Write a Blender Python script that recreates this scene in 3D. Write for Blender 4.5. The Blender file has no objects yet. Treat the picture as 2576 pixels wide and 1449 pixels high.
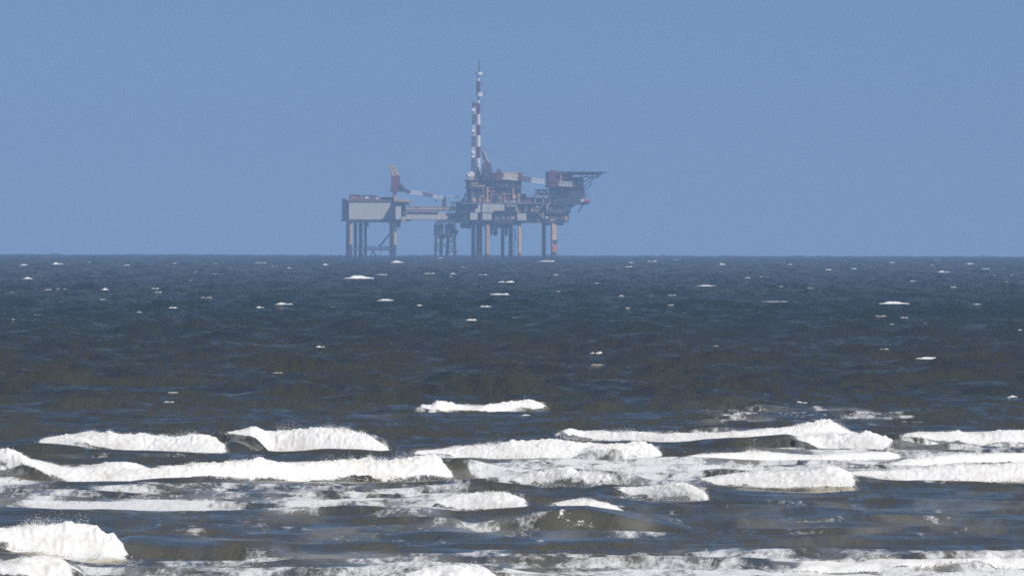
import bpy, math, random
import numpy as np
from mathutils import Vector, Matrix

S = bpy.context.scene
COL = S.collection
R = math.radians

# ------------------------------------------------------------------ camera
CAM_H = 8.0                       # eye height above mean sea level on the dune, metres
R_EARTH = 7.43e6                  # earth radius with normal refraction
DIP = math.sqrt(2 * CAM_H / R_EARTH)
FQ = 37950.0                      # focal length in 2576-wide picture units
HOR_Q, TILT_Q = 645.5, 0.00236    # sea horizon row at mid width, and its slope
cam_d = bpy.data.cameras.new('camera')
cam = bpy.data.objects.new('camera', cam_d)
COL.objects.link(cam)
S.camera = cam
cam_d.sensor_width = 36.0
cam_d.lens = 36.0 * FQ / 2576.0
cam_d.clip_start = 1.0
cam_d.clip_end = 60000.0
pitch = -((724.5 - HOR_Q) / FQ + DIP)
cam.matrix_world = (Matrix.Translation((0, 0, CAM_H)) @ Matrix.Rotation(math.pi / 2 + pitch, 4, 'X')
                    @ Matrix.Rotation(TILT_Q, 4, 'Z'))

# ------------------------------------------------------------------ sky, sun, exposure
SUN_EL, SUN_AZ = R(47), R(136)    # azimuth clockwise from +Y: behind the camera, to the right
W = bpy.data.worlds.new('World')
S.world = W
W.use_nodes = True
wn, wl = W.node_tree.nodes, W.node_tree.links
bgn = wn['Background']
sky = wn.new('ShaderNodeTexSky')
sky.sky_type = 'NISHITA'
sky.sun_disc = False
sky.sun_elevation = SUN_EL
sky.sun_rotation = SUN_AZ
sky.altitude = 0
sky.air_density = 0.32
sky.dust_density = 0.0
sky.ozone_density = 4.0
tint = wn.new('ShaderNodeMix')
tint.data_type = 'RGBA'
tint.blend_type = 'MULTIPLY'
tint.inputs[0].default_value = 1.0
tint.inputs[7].default_value = (0.70, 0.785, 0.94, 1)
wl.new(sky.outputs[0], tint.inputs[6])
wl.new(tint.outputs[2], bgn.inputs[0])
bgn.inputs[1].default_value = 0.061

sun_d = bpy.data.lights.new('sun', 'SUN')
sun_d.energy = 4.8
sun_d.angle = R(0.53)
sun_d.color = (1.0, 0.965, 0.915)
sun = bpy.data.objects.new('sun', sun_d)
COL.objects.link(sun)
sdir = Vector((math.sin(SUN_AZ) * math.cos(SUN_EL), math.cos(SUN_AZ) * math.cos(SUN_EL), math.sin(SUN_EL)))
sun.rotation_euler = sdir.to_track_quat('Z', 'Y').to_euler()
sun.location = (400, -400, 600)

S.view_settings.view_transform = 'Standard'
S.view_settings.look = 'None'
S.view_settings.exposure = 0.0
S.view_settings.gamma = 1.0
S.view_settings.use_curve_mapping = False
S.cycles.use_denoising = False        # the fine residual grain stands for the photograph's own sensor grain
S.cycles.max_bounces = 6
S.cycles.volume_bounces = 1
S.cycles.filter_width = 1.7


# ------------------------------------------------------------------ materials
def new_mat(name):
    m = bpy.data.materials.new(name)
    m.use_nodes = True
    return m, m.node_tree.nodes, m.node_tree.links, m.node_tree.nodes['Principled BSDF']


def steel(name, col, rough=0.55, var=0.25, rust=0.0, scale=0.35):
    m, n, l, b = new_mat(name)
    tc = n.new('ShaderNodeTexCoord')
    nz = n.new('ShaderNodeTexNoise')
    nz.inputs['Scale'].default_value = scale
    nz.inputs['Detail'].default_value = 6
    l.new(tc.outputs['Object'], nz.inputs['Vector'])
    rp = n.new('ShaderNodeValToRGB')
    rp.color_ramp.elements[0].position = 0.3
    rp.color_ramp.elements[1].position = 0.7
    rp.color_ramp.elements[0].color = [c * (1 - var) for c in col] + [1]
    rp.color_ramp.elements[1].color = [min(1, c * (1 + var * 0.6)) for c in col] + [1]
    l.new(nz.outputs[0], rp.inputs[0])
    out = rp.outputs[0]
    if rust > 0:
        n2 = n.new('ShaderNodeTexNoise')
        n2.inputs['Scale'].default_value = 0.8
        n2.inputs['Detail'].default_value = 8
        mp = n.new('ShaderNodeMapping')
        mp.inputs['Scale'].default_value = (1, 1, 0.25)
        l.new(tc.outputs['Object'], mp.inputs[0])
        l.new(mp.outputs[0], n2.inputs['Vector'])
        th = n.new('ShaderNodeMapRange')
        th.inputs[1].default_value = 0.55
        th.inputs[2].default_value = 0.68
        th.inputs[4].default_value = rust
        l.new(n2.outputs[0], th.inputs[0])
        mx = n.new('ShaderNodeMix')
        mx.data_type = 'RGBA'
        mx.inputs[7].default_value = (0.16, 0.06, 0.025, 1)
        l.new(th.outputs[0], mx.inputs[0])
        l.new(out, mx.inputs[6])
        out = mx.outputs[2]
    l.new(out, b.inputs['Base Color'])
    b.inputs['Roughness'].default_value = rough
    return m


M = {
    'white': steel('white_cladding', (0.52, 0.50, 0.46), 0.6, 0.10, 0.08),
    'white_paint': steel('white_paint', (0.80, 0.79, 0.75), 0.5, 0.06),
    'red_paint': steel('red_paint', (0.13, 0.016, 0.035), 0.5, 0.2),
    'red': steel('red_steel', (0.18, 0.032, 0.042), 0.55, 0.25, 0.2),
    'maroon': steel('maroon_steel', (0.13, 0.050, 0.045), 0.6, 0.35, 0.25),
    'yellow': steel('yellow_steel', (0.72, 0.46, 0.17), 0.5, 0.2, 0.25),
    'tan': steel('tan_steel', (0.52, 0.36, 0.19), 0.6, 0.25, 0.3),
    'dark': steel('dark_steel', (0.045, 0.042, 0.045), 0.6, 0.3, 0.25),
    'navy': steel('navy_steel', (0.055, 0.062, 0.080), 0.55, 0.3, 0.05),
    'grey': steel('grey_steel', (0.17, 0.17, 0.17), 0.55, 0.25, 0.2),
    'splash': steel('splash_zone_steel', (0.050, 0.036, 0.030), 0.7, 0.4, 0.4),
    'teal': steel('green_steel', (0.10, 0.20, 0.17), 0.55, 0.25),
    'orange': steel('orange_paint', (0.62, 0.16, 0.04), 0.45, 0.2),
    'brown': steel('brown_steel', (0.24, 0.125, 0.065), 0.6, 0.35, 0.4),
}
_g, _n, _l, _b = new_mat('window_glass')
_b.inputs['Base Color'].default_value = (0.02, 0.03, 0.035, 1)
_b.inputs['Roughness'].default_value = 0.08
M['glass'] = _g


# ------------------------------------------------------------------ numpy noise
def _hash(ix, iy, iz, seed):
    h = (ix.astype(np.int64) * 374761393 + iy.astype(np.int64) * 668265263 + iz.astype(np.int64) * 2147483647 + seed * 144665) & 0xFFFFFFFF
    h = ((h ^ (h >> 13)) * 1274126177) & 0xFFFFFFFF
    h = ((h ^ (h >> 16)) * 2246822519) & 0xFFFFFFFF
    return ((h ^ (h >> 15)) & 0xFFFFFF) / float(0xFFFFFF) * 2 - 1


def vnoise(x, y, z, seed=0):
    ix, iy, iz = np.floor(x), np.floor(y), np.floor(z)
    fx, fy, fz = x - ix, y - iy, z - iz
    fx, fy, fz = [f * f * f * (f * (f * 6 - 15) + 10) for f in (fx, fy, fz)]
    ix, iy, iz = ix.astype(np.int64), iy.astype(np.int64), iz.astype(np.int64)
    r = 0
    for dx in (0, 1):
        for dy in (0, 1):
            for dz in (0, 1):
                w = (fx if dx else 1 - fx) * (fy if dy else 1 - fy) * (fz if dz else 1 - fz)
                r = r + w * _hash(ix + dx, iy + dy, iz + dz, seed)
    return r


def fbm(x, y, z, octs=4, seed=0, gain=0.5):
    r, a, f = 0, 1.0, 1.0
    for k in range(octs):
        r = r + a * vnoise(x * f, y * f, z * f, seed + k * 17)
        a *= gain
        f *= 2.03
    return r


def sstep(a, b, x):
    t = np.clip((x - a) / (b - a), 0, 1)
    return t * t * (3 - 2 * t)


# ------------------------------------------------------------------ picture row <-> sea distance (places things on the sea plane)
def angle_q(x, y):
    """depression angle below level of a point seen at column x, row y (2576-wide units)"""
    return (y - HOR_Q - (x - 1288) * TILT_Q) / FQ + DIP


def dist_q(x, y):
    a = angle_q(x, y)
    return R_EARTH * (a - np.sqrt(np.maximum(a * a - 2 * CAM_H / R_EARTH, 0)))


def az_q(x):
    return (x - 1288) / FQ


def link_mesh(name, verts, faces, mat=None, parent=None, smooth=False):
    """verts (n,3) array, faces (m,3|4) int array"""
    verts = np.asarray(verts, dtype=np.float32)
    faces = np.asarray(faces, dtype=np.int32)
    k = faces.shape[1]
    me = bpy.data.meshes.new(name)
    me.vertices.add(len(verts))
    me.vertices.foreach_set('co', verts.ravel())
    me.loops.add(faces.size)
    me.loops.foreach_set('vertex_index', faces.ravel())
    me.polygons.add(len(faces))
    me.polygons.foreach_set('loop_start', np.arange(0, faces.size, k, dtype=np.int32))
    if smooth:
        me.polygons.foreach_set('use_smooth', np.ones(len(faces), dtype=bool))
    me.update(calc_edges=True)
    if mat:
        me.materials.append(mat)
    o = bpy.data.objects.new(name, me)
    COL.objects.link(o)
    if parent:
        o.parent = parent
    return o


def grid_faces(nr, nc):
    i = np.arange(nr - 1)[:, None] * nc + np.arange(nc - 1)[None, :]
    i = i.ravel()
    return np.stack([i, i + 1, i + nc + 1, i + nc], 1)


# ================================================================== THE SEA
rng = np.random.default_rng(7)

# Breaking waves.  pts: (x, crest row, toe row) of the white roller; hump: extra unbroken shoulders (same triples).
BREAKERS = [
    dict(key='far_single', pts=[(1040, 1026, 1030), (1065, 1018, 1034), (1085, 1022, 1030), (1100, 1009, 1026), (1125, 1012, 1034), (1150, 1018, 1043), (1190, 1020, 1041), (1215, 1020, 1032), (1250, 1014, 1035), (1300, 1008, 1034), (1340, 1005, 1026), (1365, 1013, 1024), (1378, 1022, 1025)],
         hump=[(840, 1046, 1050), (1040, 1028, 1046), (1120, 1018, 1046), (1220, 1022, 1046), (1340, 1012, 1046), (1440, 1020, 1046), (1700, 1024, 1046), (2000, 1042, 1046)],
         label='small far breaker with a short white crest alone before the surf rows'),
    dict(key='left_back', pts=[(90, 1109, 1113), (120, 1100, 1114), (200, 1090, 1117), (230, 1086, 1118), (260, 1092, 1122), (310, 1094, 1130), (350, 1090, 1136), (380, 1092, 1141), (440, 1098, 1140), (500, 1091, 1136), (520, 1093, 1136), (545, 1103, 1138), (565, 1118, 1138), (578, 1134, 1138)],
         hump=[(60, 1112, 1116), (200, 1092, 1128), (380, 1095, 1150), (560, 1110, 1145), (620, 1105, 1140)],
         label='long white breaker in the back row at left with a ragged crest'),
    dict(key='left_curl', pts=[(560, 1086, 1088), (600, 1082, 1090), (630, 1074, 1092), (645, 1073, 1098), (660, 1080, 1112), (675, 1086, 1128), (690, 1086, 1136), (740, 1082, 1140), (800, 1078, 1141), (830, 1082, 1139), (870, 1084, 1140), (905, 1090, 1140), (935, 1100, 1140), (965, 1118, 1138), (987, 1133, 1137)],
         hump=[(520, 1094, 1132), (580, 1086, 1138), (640, 1076, 1142), (800, 1084, 1146), (940, 1104, 1142), (1000, 1130, 1140)],
         label='curling breaker in the back row with a dark hollow face at its left end'),
    dict(key='right_back', pts=[(1398, 1087, 1090), (1436, 1075, 1100), (1470, 1082, 1108), (1536, 1087, 1114), (1600, 1086, 1117), (1660, 1088, 1117), (1711, 1089, 1112), (1787, 1085, 1108), (1860, 1086, 1104), (1937, 1078, 1101), (2000, 1074, 1098), (2040, 1066, 1096), (2087, 1059, 1095), (2110, 1070, 1094), (2140, 1084, 1094), (2177, 1092, 1095)],
         hump=[(1370, 1092, 1096), (1536, 1089, 1120), (1800, 1088, 1114), (2087, 1063, 1104), (2200, 1094, 1100)],
         label='long thin white breaker running along the back row right of centre'),
    dict(key='right_edge_back', pts=[(2260, 1096, 1100), (2290, 1088, 1100), (2340, 1090, 1104), (2408, 1081, 1108), (2440, 1088, 1114), (2488, 1091, 1119), (2530, 1090, 1119), (2600, 1091, 1118), (2680, 1095, 1118)],
         hump=[(2220, 1098, 1130), (2400, 1084, 1135), (2680, 1095, 1135)],
         label='white breaker in the back row running out of the right edge'),
    dict(key='right_curl', pts=[(1990, 1097, 1101), (2030, 1096, 1108), (2056, 1096, 1122), (2075, 1094, 1132), (2100, 1094, 1136), (2147, 1090, 1138), (2187, 1083, 1134), (2215, 1090, 1130), (2240, 1098, 1126), (2252, 1108, 1122)],
         hump=[(1700, 1130, 1138), (1830, 1106, 1138), (1960, 1097, 1140), (2060, 1094, 1142), (2180, 1087, 1142), (2270, 1110, 1136), (2330, 1120, 1134)],
         label='rearing grey-green wave with a smooth hollow face and white right end'),
    dict(key='middle_row', pts=[(1032, 1136, 1140), (1070, 1132, 1146), (1102, 1131, 1151), (1150, 1126, 1152), (1200, 1122, 1152), (1252, 1119, 1151), (1286, 1114, 1150), (1330, 1112, 1150), (1386, 1109, 1151), (1440, 1114, 1150), (1511, 1119, 1150), (1570, 1115, 1149), (1611, 1109, 1149), (1640, 1116, 1149), (1658, 1130, 1149), (1672, 1143, 1149)],
         hump=[(1000, 1142, 1146), (1250, 1122, 1158), (1500, 1120, 1158), (1640, 1118, 1156), (1760, 1140, 1154)],
         label='broad white breaker in the second row just right of centre'),
    dict(key='right_low', pts=[(1722, 1146, 1150), (1780, 1140, 1157), (1840, 1137, 1161), (1887, 1134, 1164), (1930, 1133, 1166), (1990, 1139, 1164), (2037, 1141, 1161), (2110, 1139, 1158), (2180, 1136, 1154), (2237, 1137, 1151), (2275, 1148, 1153)],
         hump=[(1690, 1150, 1154), (1900, 1136, 1168), (2100, 1140, 1164), (2300, 1150, 1158)],
         label='low flat line of foam below the hollow wave at right'),
    dict(key='left_long', pts=[(-90, 1126, 1186), (0, 1130, 1178), (30, 1131, 1172), (55, 1138, 1163), (75, 1152, 1167), (100, 1163, 1180), (130, 1170, 1195), (165, 1178, 1207), (210, 1180, 1214), (260, 1178, 1219), (330, 1180, 1219), (400, 1177, 1216), (450, 1170, 1212), (501, 1163, 1205), (560, 1164, 1204), (620, 1162, 1206), (651, 1155, 1207), (690, 1162, 1208), (741, 1169, 1208), (780, 1163, 1207), (827, 1159, 1207), (900, 1160, 1208), (960, 1160, 1208), (1010, 1158, 1207), (1060, 1148, 1206), (1092, 1141, 1206), (1110, 1156, 1206), (1130, 1180, 1206), (1147, 1202, 1206)],
         hump=[(-90, 1128, 1196), (60, 1140, 1200), (165, 1180, 1224), (400, 1180, 1226), (700, 1166, 1216), (1000, 1160, 1214), (1110, 1150, 1212), (1200, 1166, 1212), (1290, 1185, 1208)],
         label='longest white breaker stretching from the left edge to the middle'),
    dict(key='right_upper_front', pts=[(2230, 1166, 1172), (2280, 1158, 1178), (2340, 1150, 1176), (2403, 1142, 1170), (2460, 1143, 1166), (2520, 1140, 1164), (2600, 1139, 1163), (2680, 1140, 1163)],
         hump=[(2200, 1172, 1176), (2400, 1146, 1182), (2680, 1142, 1180)],
         label='foamy white line above the front right breaker at the right edge'),
    dict(key='right_front', pts=[(2130, 1186, 1190), (2180, 1183, 1198), (2237, 1184, 1207), (2290, 1178, 1211), (2363, 1171, 1215), (2413, 1164, 1211), (2470, 1166, 1209), (2530, 1168, 1208), (2600, 1168, 1207), (2680, 1170, 1207)],
         hump=[(2080, 1190, 1196), (2237, 1186, 1214), (2420, 1168, 1220), (2680, 1172, 1214)],
         label='front right breaker of thick white foam leaving at the right edge'),
    dict(key='right_mid_front', pts=[(1748, 1203, 1208), (1800, 1198, 1215), (1842, 1192, 1220), (1900, 1190, 1225), (1962, 1186, 1229), (2000, 1190, 1230), (2040, 1184, 1229), (2087, 1174, 1226), (2115, 1178, 1224), (2140, 1188, 1222), (2160, 1211, 1220)],
         hump=[(1700, 1206, 1210), (1842, 1195, 1226), (2000, 1192, 1236), (2090, 1178, 1232), (2200, 1212, 1222)],
         label='thick white breaker right of centre sloping down to its right end'),
    dict(key='centre_heap', pts=[(1270, 1202, 1210), (1310, 1194, 1216), (1360, 1184, 1220), (1400, 1176, 1222), (1420, 1170, 1224), (1450, 1177, 1226), (1501, 1185, 1228), (1535, 1196, 1230), (1566, 1210, 1230)],
         hump=[(1220, 1206, 1212), (1420, 1172, 1230), (1540, 1200, 1236), (1620, 1216, 1228)],
         label='peaked heap of grey-white foam between the two middle breakers', lacy=True),
    dict(key='centre_front', pts=[(1546, 1222, 1230), (1570, 1225, 1243), (1600, 1228, 1249), (1636, 1225, 1255), (1690, 1222, 1260), (1727, 1220, 1263), (1750, 1226, 1263), (1772, 1237, 1261), (1791, 1255, 1259)],
         hump=[(1500, 1222, 1232), (1640, 1226, 1262), (1740, 1224, 1268), (1820, 1252, 1262), (1900, 1258, 1264)],
         label='front centre breaker with a rounded right shoulder'),
    dict(key='centre_left_small', pts=[(1088, 1260, 1265), (1120, 1250, 1270), (1160, 1244, 1277), (1202, 1239, 1280), (1250, 1240, 1281), (1286, 1242, 1281), (1316, 1251, 1280), (1335, 1267, 1276)],
         hump=[(1040, 1262, 1268), (1202, 1243, 1286), (1330, 1262, 1284), (1380, 1272, 1282)],
         label='short white breaker at front centre, left one of the lowest pair'),
    dict(key='centre_right_small', pts=[(1378, 1265, 1269), (1400, 1262, 1273), (1430, 1256, 1279), (1461, 1251, 1283), (1495, 1254, 1287), (1526, 1259, 1289), (1555, 1274, 1291), (1584, 1289, 1292)],
         hump=[(1340, 1266, 1276), (1461, 1254, 1292), (1540, 1270, 1296), (1640, 1290, 1298)],
         label='short white breaker at front centre, right one of the lowest pair'),
    dict(key='lacy_peak', pts=[(1370, 1306, 1311), (1410, 1302, 1311), (1450, 1302, 1312), (1475, 1301, 1314), (1490, 1308, 1316)],
         hump=[(1200, 1340, 1362), (1330, 1316, 1366), (1476, 1302, 1372), (1560, 1322, 1376), (1680, 1352, 1382), (1800, 1374, 1386)],
         label='dark peaked wave with only a thin ragged white lip', lacy=True, bare=True),
    dict(key='left_bottom_large', pts=[(-120, 1320, 1358), (0, 1325, 1370), (75, 1321, 1395), (130, 1321, 1405), (165, 1319, 1412), (205, 1318, 1415), (250, 1328, 1416), (285, 1350, 1416), (305, 1368, 1412), (325, 1390, 1402)],
         hump=[(-120, 1324, 1380), (75, 1326, 1404), (210, 1320, 1422), (300, 1360, 1420), (420, 1372, 1414), (700, 1385, 1405)],
         label='large close white breaker at the left edge of the picture'),
    dict(key='left_bottom_corner', pts=[(-60, 1424, 1436), (0, 1416, 1436), (50, 1407, 1446), (100, 1405, 1480), (140, 1408, 1495), (165, 1418, 1497), (185, 1449, 1497), (200, 1480, 1495)],
         hump=[(-60, 1424, 1500), (50, 1410, 1502), (150, 1412, 1502), (220, 1480, 1500)],
         label='nearest foaming wave in the bottom left corner'),
    dict(key='bottom_centre', pts=[(1010, 1446, 1462), (1060, 1436, 1480), (1100, 1424, 1490), (1135, 1426, 1495), (1180, 1420, 1496), (1215, 1425, 1492), (1245, 1444, 1482), (1270, 1460, 1474)],
         hump=[(960, 1452, 1478), (1110, 1430, 1500), (1220, 1430, 1500), (1320, 1464, 1486)],
         label='white breaker top cut off by the bottom edge near the middle'),
    dict(key='bottom_right', pts=[(1980, 1436, 1438), (2060, 1432, 1438), (2112, 1424, 1436), (2180, 1418, 1433), (2290, 1414, 1430), (2380, 1410, 1428), (2450, 1404, 1426), (2476, 1396, 1426), (2486, 1385, 1426), (2498, 1394, 1426), (2520, 1404, 1426), (2576, 1402, 1426), (2690, 1404, 1426)],
         hump=[(1960, 1438, 1446), (2200, 1422, 1448), (2450, 1412, 1446), (2690, 1412, 1446)],
         label='nearest white breaker in the bottom right corner with a leaping splash'),
]


for b in BREAKERS:                                         # rows that leave the picture go on beyond its edges and die out there
    for key in ('pts', 'hump'):
        q = list(b[key])
        if q[-1][0] >= 2600:
            x, t, o_ = q[-1]
            q += [(x + 160, t + 2, o_), (x + 330, t + 5, o_ + 1), (x + 430, o_ - 3, o_ + 1)]
        if q[0][0] <= -50:
            x, t, o_ = q[0]
            q = [(x - 380, o_ - 3, o_ + 1), (x - 300, t + 6, o_), (x - 140, t + 2, o_)] + q
        b[key] = q


def prep(b):
    """distance line, toe level and crest height of a breaker as functions of azimuth"""
    p = np.array(b['pts'], float)
    h = np.array(b['hump'], float)
    aw = np.concatenate([p, h])
    ymean = np.average(p[:, 2])
    d0 = float(dist_q(1288, ymean - (np.mean(p[:, 0]) - 1288) * TILT_Q))
    xm = 0.5 * (p[0, 0] + p[-1, 0])
    b['d0'] = d0
    b['slope'] = rng.uniform(-0.25, 0.25)          # crest lines run a little oblique
    b['am'] = az_q(xm)

    def dline(x):
        a = az_q(x)
        return d0 + (a - b['am']) * d0 * b['slope'] + 0.9 * np.sin(x * 0.013 + d0) + 0.5 * np.sin(x * 0.031 + 2 * d0)

    b['dline'] = dline
    b['pf'] = lambda x: (np.interp(x, p[:, 0], p[:, 1]), np.interp(x, p[:, 0], p[:, 2]))
    b['hf'] = lambda x: (np.interp(x, h[:, 0], h[:, 1]), np.interp(x, h[:, 0], h[:, 2]))
    b['xr'] = (p[0, 0], p[-1, 0])
    b['hr'] = (h[0, 0], h[-1, 0])


for b in BREAKERS:
    prep(b)


def z_at(x, y, d):
    """height of a point at distance d that is seen at column x, row y"""
    return CAM_H - angle_q(x, y) * d


# open-sea wave components
NW = 90
lam = np.exp(rng.uniform(math.log(2.6), math.log(17), NW))
th = rng.normal(0.30, 0.55, NW)
kx, ky = 2 * np.pi / lam * np.sin(th), 2 * np.pi / lam * np.cos(th)
ph = rng.uniform(0, 2 * np.pi, NW)
amp = 0.012 * lam ** 0.35 * rng.uniform(0.6, 1.4, NW)
amp *= 0.18 / math.sqrt(np.sum(amp ** 2) / 2)


def open_sea(X, Y, spacing=None):
    z = np.zeros_like(X)
    for i in range(NW):
        a = amp[i]
        if spacing is not None:
            a = a * np.clip(lam[i] / np.maximum(spacing, 1e-3) - 0.6, 0.0, 1.0) if lam[i] < 9 else a
        z += a * np.sin(kx[i] * X + ky[i] * Y + ph[i])
    z = z + 1.1 * z * z - 1.1 * 0.034           # peaked crests, flat troughs
    grp = 1 + 0.3 * vnoise(X / 60, Y / 110, 0 * X, 5)
    return z * grp * (1 + 0.5 * sstep(1500, 7000, Y))


def surf_level(X, Y, xq):
    """sheltered level field and wave humps of the surf rows"""
    z = np.zeros_like(X)
    lvl = np.zeros_like(X)
    wsum = np.full_like(X, 0.6)
    for b in BREAKERS:
        hx0, hx1 = b['hr']
        xc = np.clip(xq, hx0, hx1)
        d = b['dline'](xq)
        yc, yt = b['hf'](xc)
        zt = z_at(xc, yt, d)
        H = np.maximum(z_at(xc, yc, d + 1.2) - zt, 0)
        fx0, fx1 = b['xr']
        H = H * (0.96 - (0.0 if b.get('bare') else 0.20) * sstep(fx0 - 15, fx0 + 25, xq) * (1 - sstep(fx1 - 25, fx1 + 15, xq)))
        end = sstep(hx0 - 60, hx0 + 30, xq) * (1 - sstep(hx1 - 30, hx1 + 60, xq))
        s = Y - d
        wf = 0.9 + 1.6 * np.maximum(H, 0.1)
        front = sstep(-0.35, 1.0, (s - 0.3) / wf)
        back = 1 / (1 + np.maximum(s - wf - 0.4, 0) ** 2 / 34.0)
        prof = np.where(s < wf + 0.4, front, back)
        w = np.exp(-np.clip((s + 2) / 7.0, -30, 30) ** 2) * end
        lvl += w * zt
        wsum += w
        z = np.maximum(z, H * end * prof)
    return z + lvl / wsum


def sea_height(X, Y, xq, spacing=None):
    surf = 1 - sstep(640, 780, Y)
    z = open_sea(X, Y, spacing) * (1 - 0.72 * surf)
    fs = BREAKERS[0]                                       # the wave rearing up here has swallowed the chop around it
    z = z * (1 - 0.85 * np.exp(-((Y - fs['d0']) / 22) ** 4) * sstep(960, 1040, xq) * (1 - sstep(1390, 1470, xq)))
    m = Y < 800
    if m.any():
        zz = np.zeros_like(X)
        zz[m] = surf_level(X[m], Y[m], xq[m])
        z = z + zz * (1 - sstep(680, 790, Y))
    return z


# --- sea sheet: rows of constant distance, columns of constant bearing, dense where the water is near
yr = [60.0, 100, 140, 180, 220, 255, 285, 305, 318, 326, 332]
while yr[-1] < 650:
    yr.append(yr[-1] + 0.43)
while yr[-1] < 12000:
    yr.append(yr[-1] * (1.0015 + 0.0017 * float(sstep(1100, 4000, np.float64(yr[-1])))) if yr[-1] > 760 else yr[-1] + 0.43 + (yr[-1] - 650) / 110)
yr = np.array(yr)
xq_f = np.linspace(-70, 2646, 530)
a_out = np.concatenate([np.linspace(0.0004, 0.012, 24), [0.02, 0.035, 0.06, 0.1, 0.16, 0.25, 0.4, 0.6]])
a_c = np.concatenate([az_q(xq_f[0]) - a_out[::-1], az_q(xq_f), az_q(xq_f[-1]) + a_out])
A, Y = np.meshgrid(a_c, yr)
X = A * Y
XQ = A * FQ + 1288
DY = np.gradient(yr)[:, None] * np.ones_like(A)
Z = sea_height(X, Y, XQ, DY)
nr, nc = A.shape
# wind chop: short steep wavelets, as fine as the sheet carries
row = np.arange(nr)[:, None] * np.ones_like(A)
CX = np.maximum(0.55, Y * (2716 / FQ) / 530 * 2.2)
drift = 0.35 * Y                                           # wavelets run obliquely to the shore
surfz = 1 - sstep(560, 760, Y)
ch1 = vnoise((X + 0.30 * row * CX) / CX / 1.6, row / 1.5, 0 * X, 61)
ch2 = vnoise((X - 0.15 * row * CX) / CX / 4.2, row / 3.3, 0 * X, 62)
ch3 = vnoise(X / CX / 11, row / 8.0, 0 * X, 63)
gust = 0.75 + 0.5 * vnoise(X / 25, Y / 70, 0 * X, 64)
inside = sstep(325, 345, Y) * (np.abs(A) < 0.06)
Z = Z + inside * gust * (1 - 0.78 * surfz) * (1 + 0.6 * sstep(1200, 6000, Y) + 3.2 * sstep(5500, 10000, Y)) * (0.12 * ch1 + 0.13 * ch2 + 0.10 * ch3)

# foam lying on the water: patches (x0, x1, y0, y1, strength) in picture units, laid out on the sea plane
FOAM = [
    (-200, 700, 1205, 1300, 0.62), (0, 620, 1258, 1290, 0.95), (500, 1300, 1190, 1300, 0.62), (1150, 1800, 1145, 1240, 0.84),
    (1300, 2100, 1150, 1215, 0.80), (1900, 3000, 1110, 1215, 0.76), (1250, 1700, 1140, 1200, 0.75), (600, 1250, 1220, 1300, 0.75),
    (980, 1480, 1300, 1360, 0.55), (-200, 3100, 1385, 1420, 0.66), (-200, 3100, 1400, 1560, 0.72), (1250, 3100, 1395, 1560, 0.86),
    (300, 1300, 1385, 1440, 0.6), (1500, 1760, 1325, 1352, 0.62), (300, 1250, 1300, 1380, 0.46), (1500, 2700, 1225, 1380, 0.40),
    (-200, 120, 1185, 1240, 0.72), (1740, 2330, 1030, 1068, 0.62), (2100, 2320, 1048, 1062, 0.75), (2300, 3000, 1120, 1160, 0.7),
    (880, 1250, 1020, 1060, 0.30), (100, 560, 1140, 1160, 0.45),
]
F = np.zeros_like(A)
YQ = HOR_Q + (XQ - 1288) * TILT_Q + FQ * (CAM_H / Y + Y / (2 * R_EARTH) - DIP)
mY = (Y < 760) & (Y > 300)
fx, fy = XQ[mY], YQ[mY]
f = np.zeros_like(fx)
wob = 14 * vnoise(fx / 90, fy / 14, 0 * fx, 41)
for (x0, x1, y0, y1, s) in FOAM:
    ex = (x1 - x0) * 0.18 + 10
    ey = (y1 - y0) * 0.30 + 2
    f = np.maximum(f, s * sstep(x0 - ex, x0 + ex, fx + wob) * (1 - sstep(x1 - ex, x1 + ex, fx + wob))
                   * sstep(y0 - ey, y0 + ey, fy + wob * 0.35) * (1 - sstep(y1 - ey, y1 + ey, fy + wob * 0.35)))
# fresh foam left behind and just in front of each roller
for b in BREAKERS:
    if b.get('bare'):
        continue
    xa = fx
    s = Y[mY] - b['dline'](xa)
    ins = sstep(b['xr'][0] - 25, b['xr'][0] + 25, xa) * (1 - sstep(b['xr'][1] - 20, b['xr'][1] + 20, xa))
    f = np.maximum(f, ins * (0.78 * np.exp(-np.maximum(s - 1.2, 0) / 9.0) * (s > -0.2) + (0.50 + 0.22 * vnoise(xa / 70, 0 * xa, 0 * xa, 77)) * np.exp(np.minimum(s, 0) / 7.0) * (s <= -0.2)))
F[mY] = f
Zc = Z - (X ** 2 + Y ** 2) / (2 * R_EARTH)

SEA_MAT, n, l, pb = new_mat('sea_water')
geo = n.new('ShaderNodeNewGeometry')
sep = n.new('ShaderNodeSeparateXYZ')
l.new(geo.outputs['Position'], sep.inputs[0])


def mapped(scale):
    mp = n.new('ShaderNodeMapping')
    mp.inputs['Scale'].default_value = scale
    l.new(geo.outputs['Position'], mp.inputs[0])
    return mp.outputs[0]


def noise(scale3, s=1.0, detail=4, rough=0.5, dist=0.0):
    t = n.new('ShaderNodeTexNoise')
    t.inputs['Scale'].default_value = s
    t.inputs['Detail'].default_value = detail
    t.inputs['Roughness'].default_value = rough
    t.inputs['Distortion'].default_value = dist
    l.new(mapped(scale3), t.inputs['Vector'])
    return t.outputs[0]


def mrange(v, a, b2, c=0.0, d=1.0, smooth=False):
    t = n.new('ShaderNodeMapRange')
    if smooth:
        t.interpolation_type = 'SMOOTHSTEP'
    l.new(v, t.inputs[0])
    for i, q in zip((1, 2, 3, 4), (a, b2, c, d)):
        t.inputs[i].default_value = q
    return t.outputs[0]


def math_n(op, a, b2):
    t = n.new('ShaderNodeMath')
    t.operation = op
    for i, q in ((0, a), (1, b2)):
        if isinstance(q, (int, float)):
            t.inputs[i].default_value = q
        else:
            l.new(q, t.inputs[i])
    return t.outputs[0]


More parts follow.
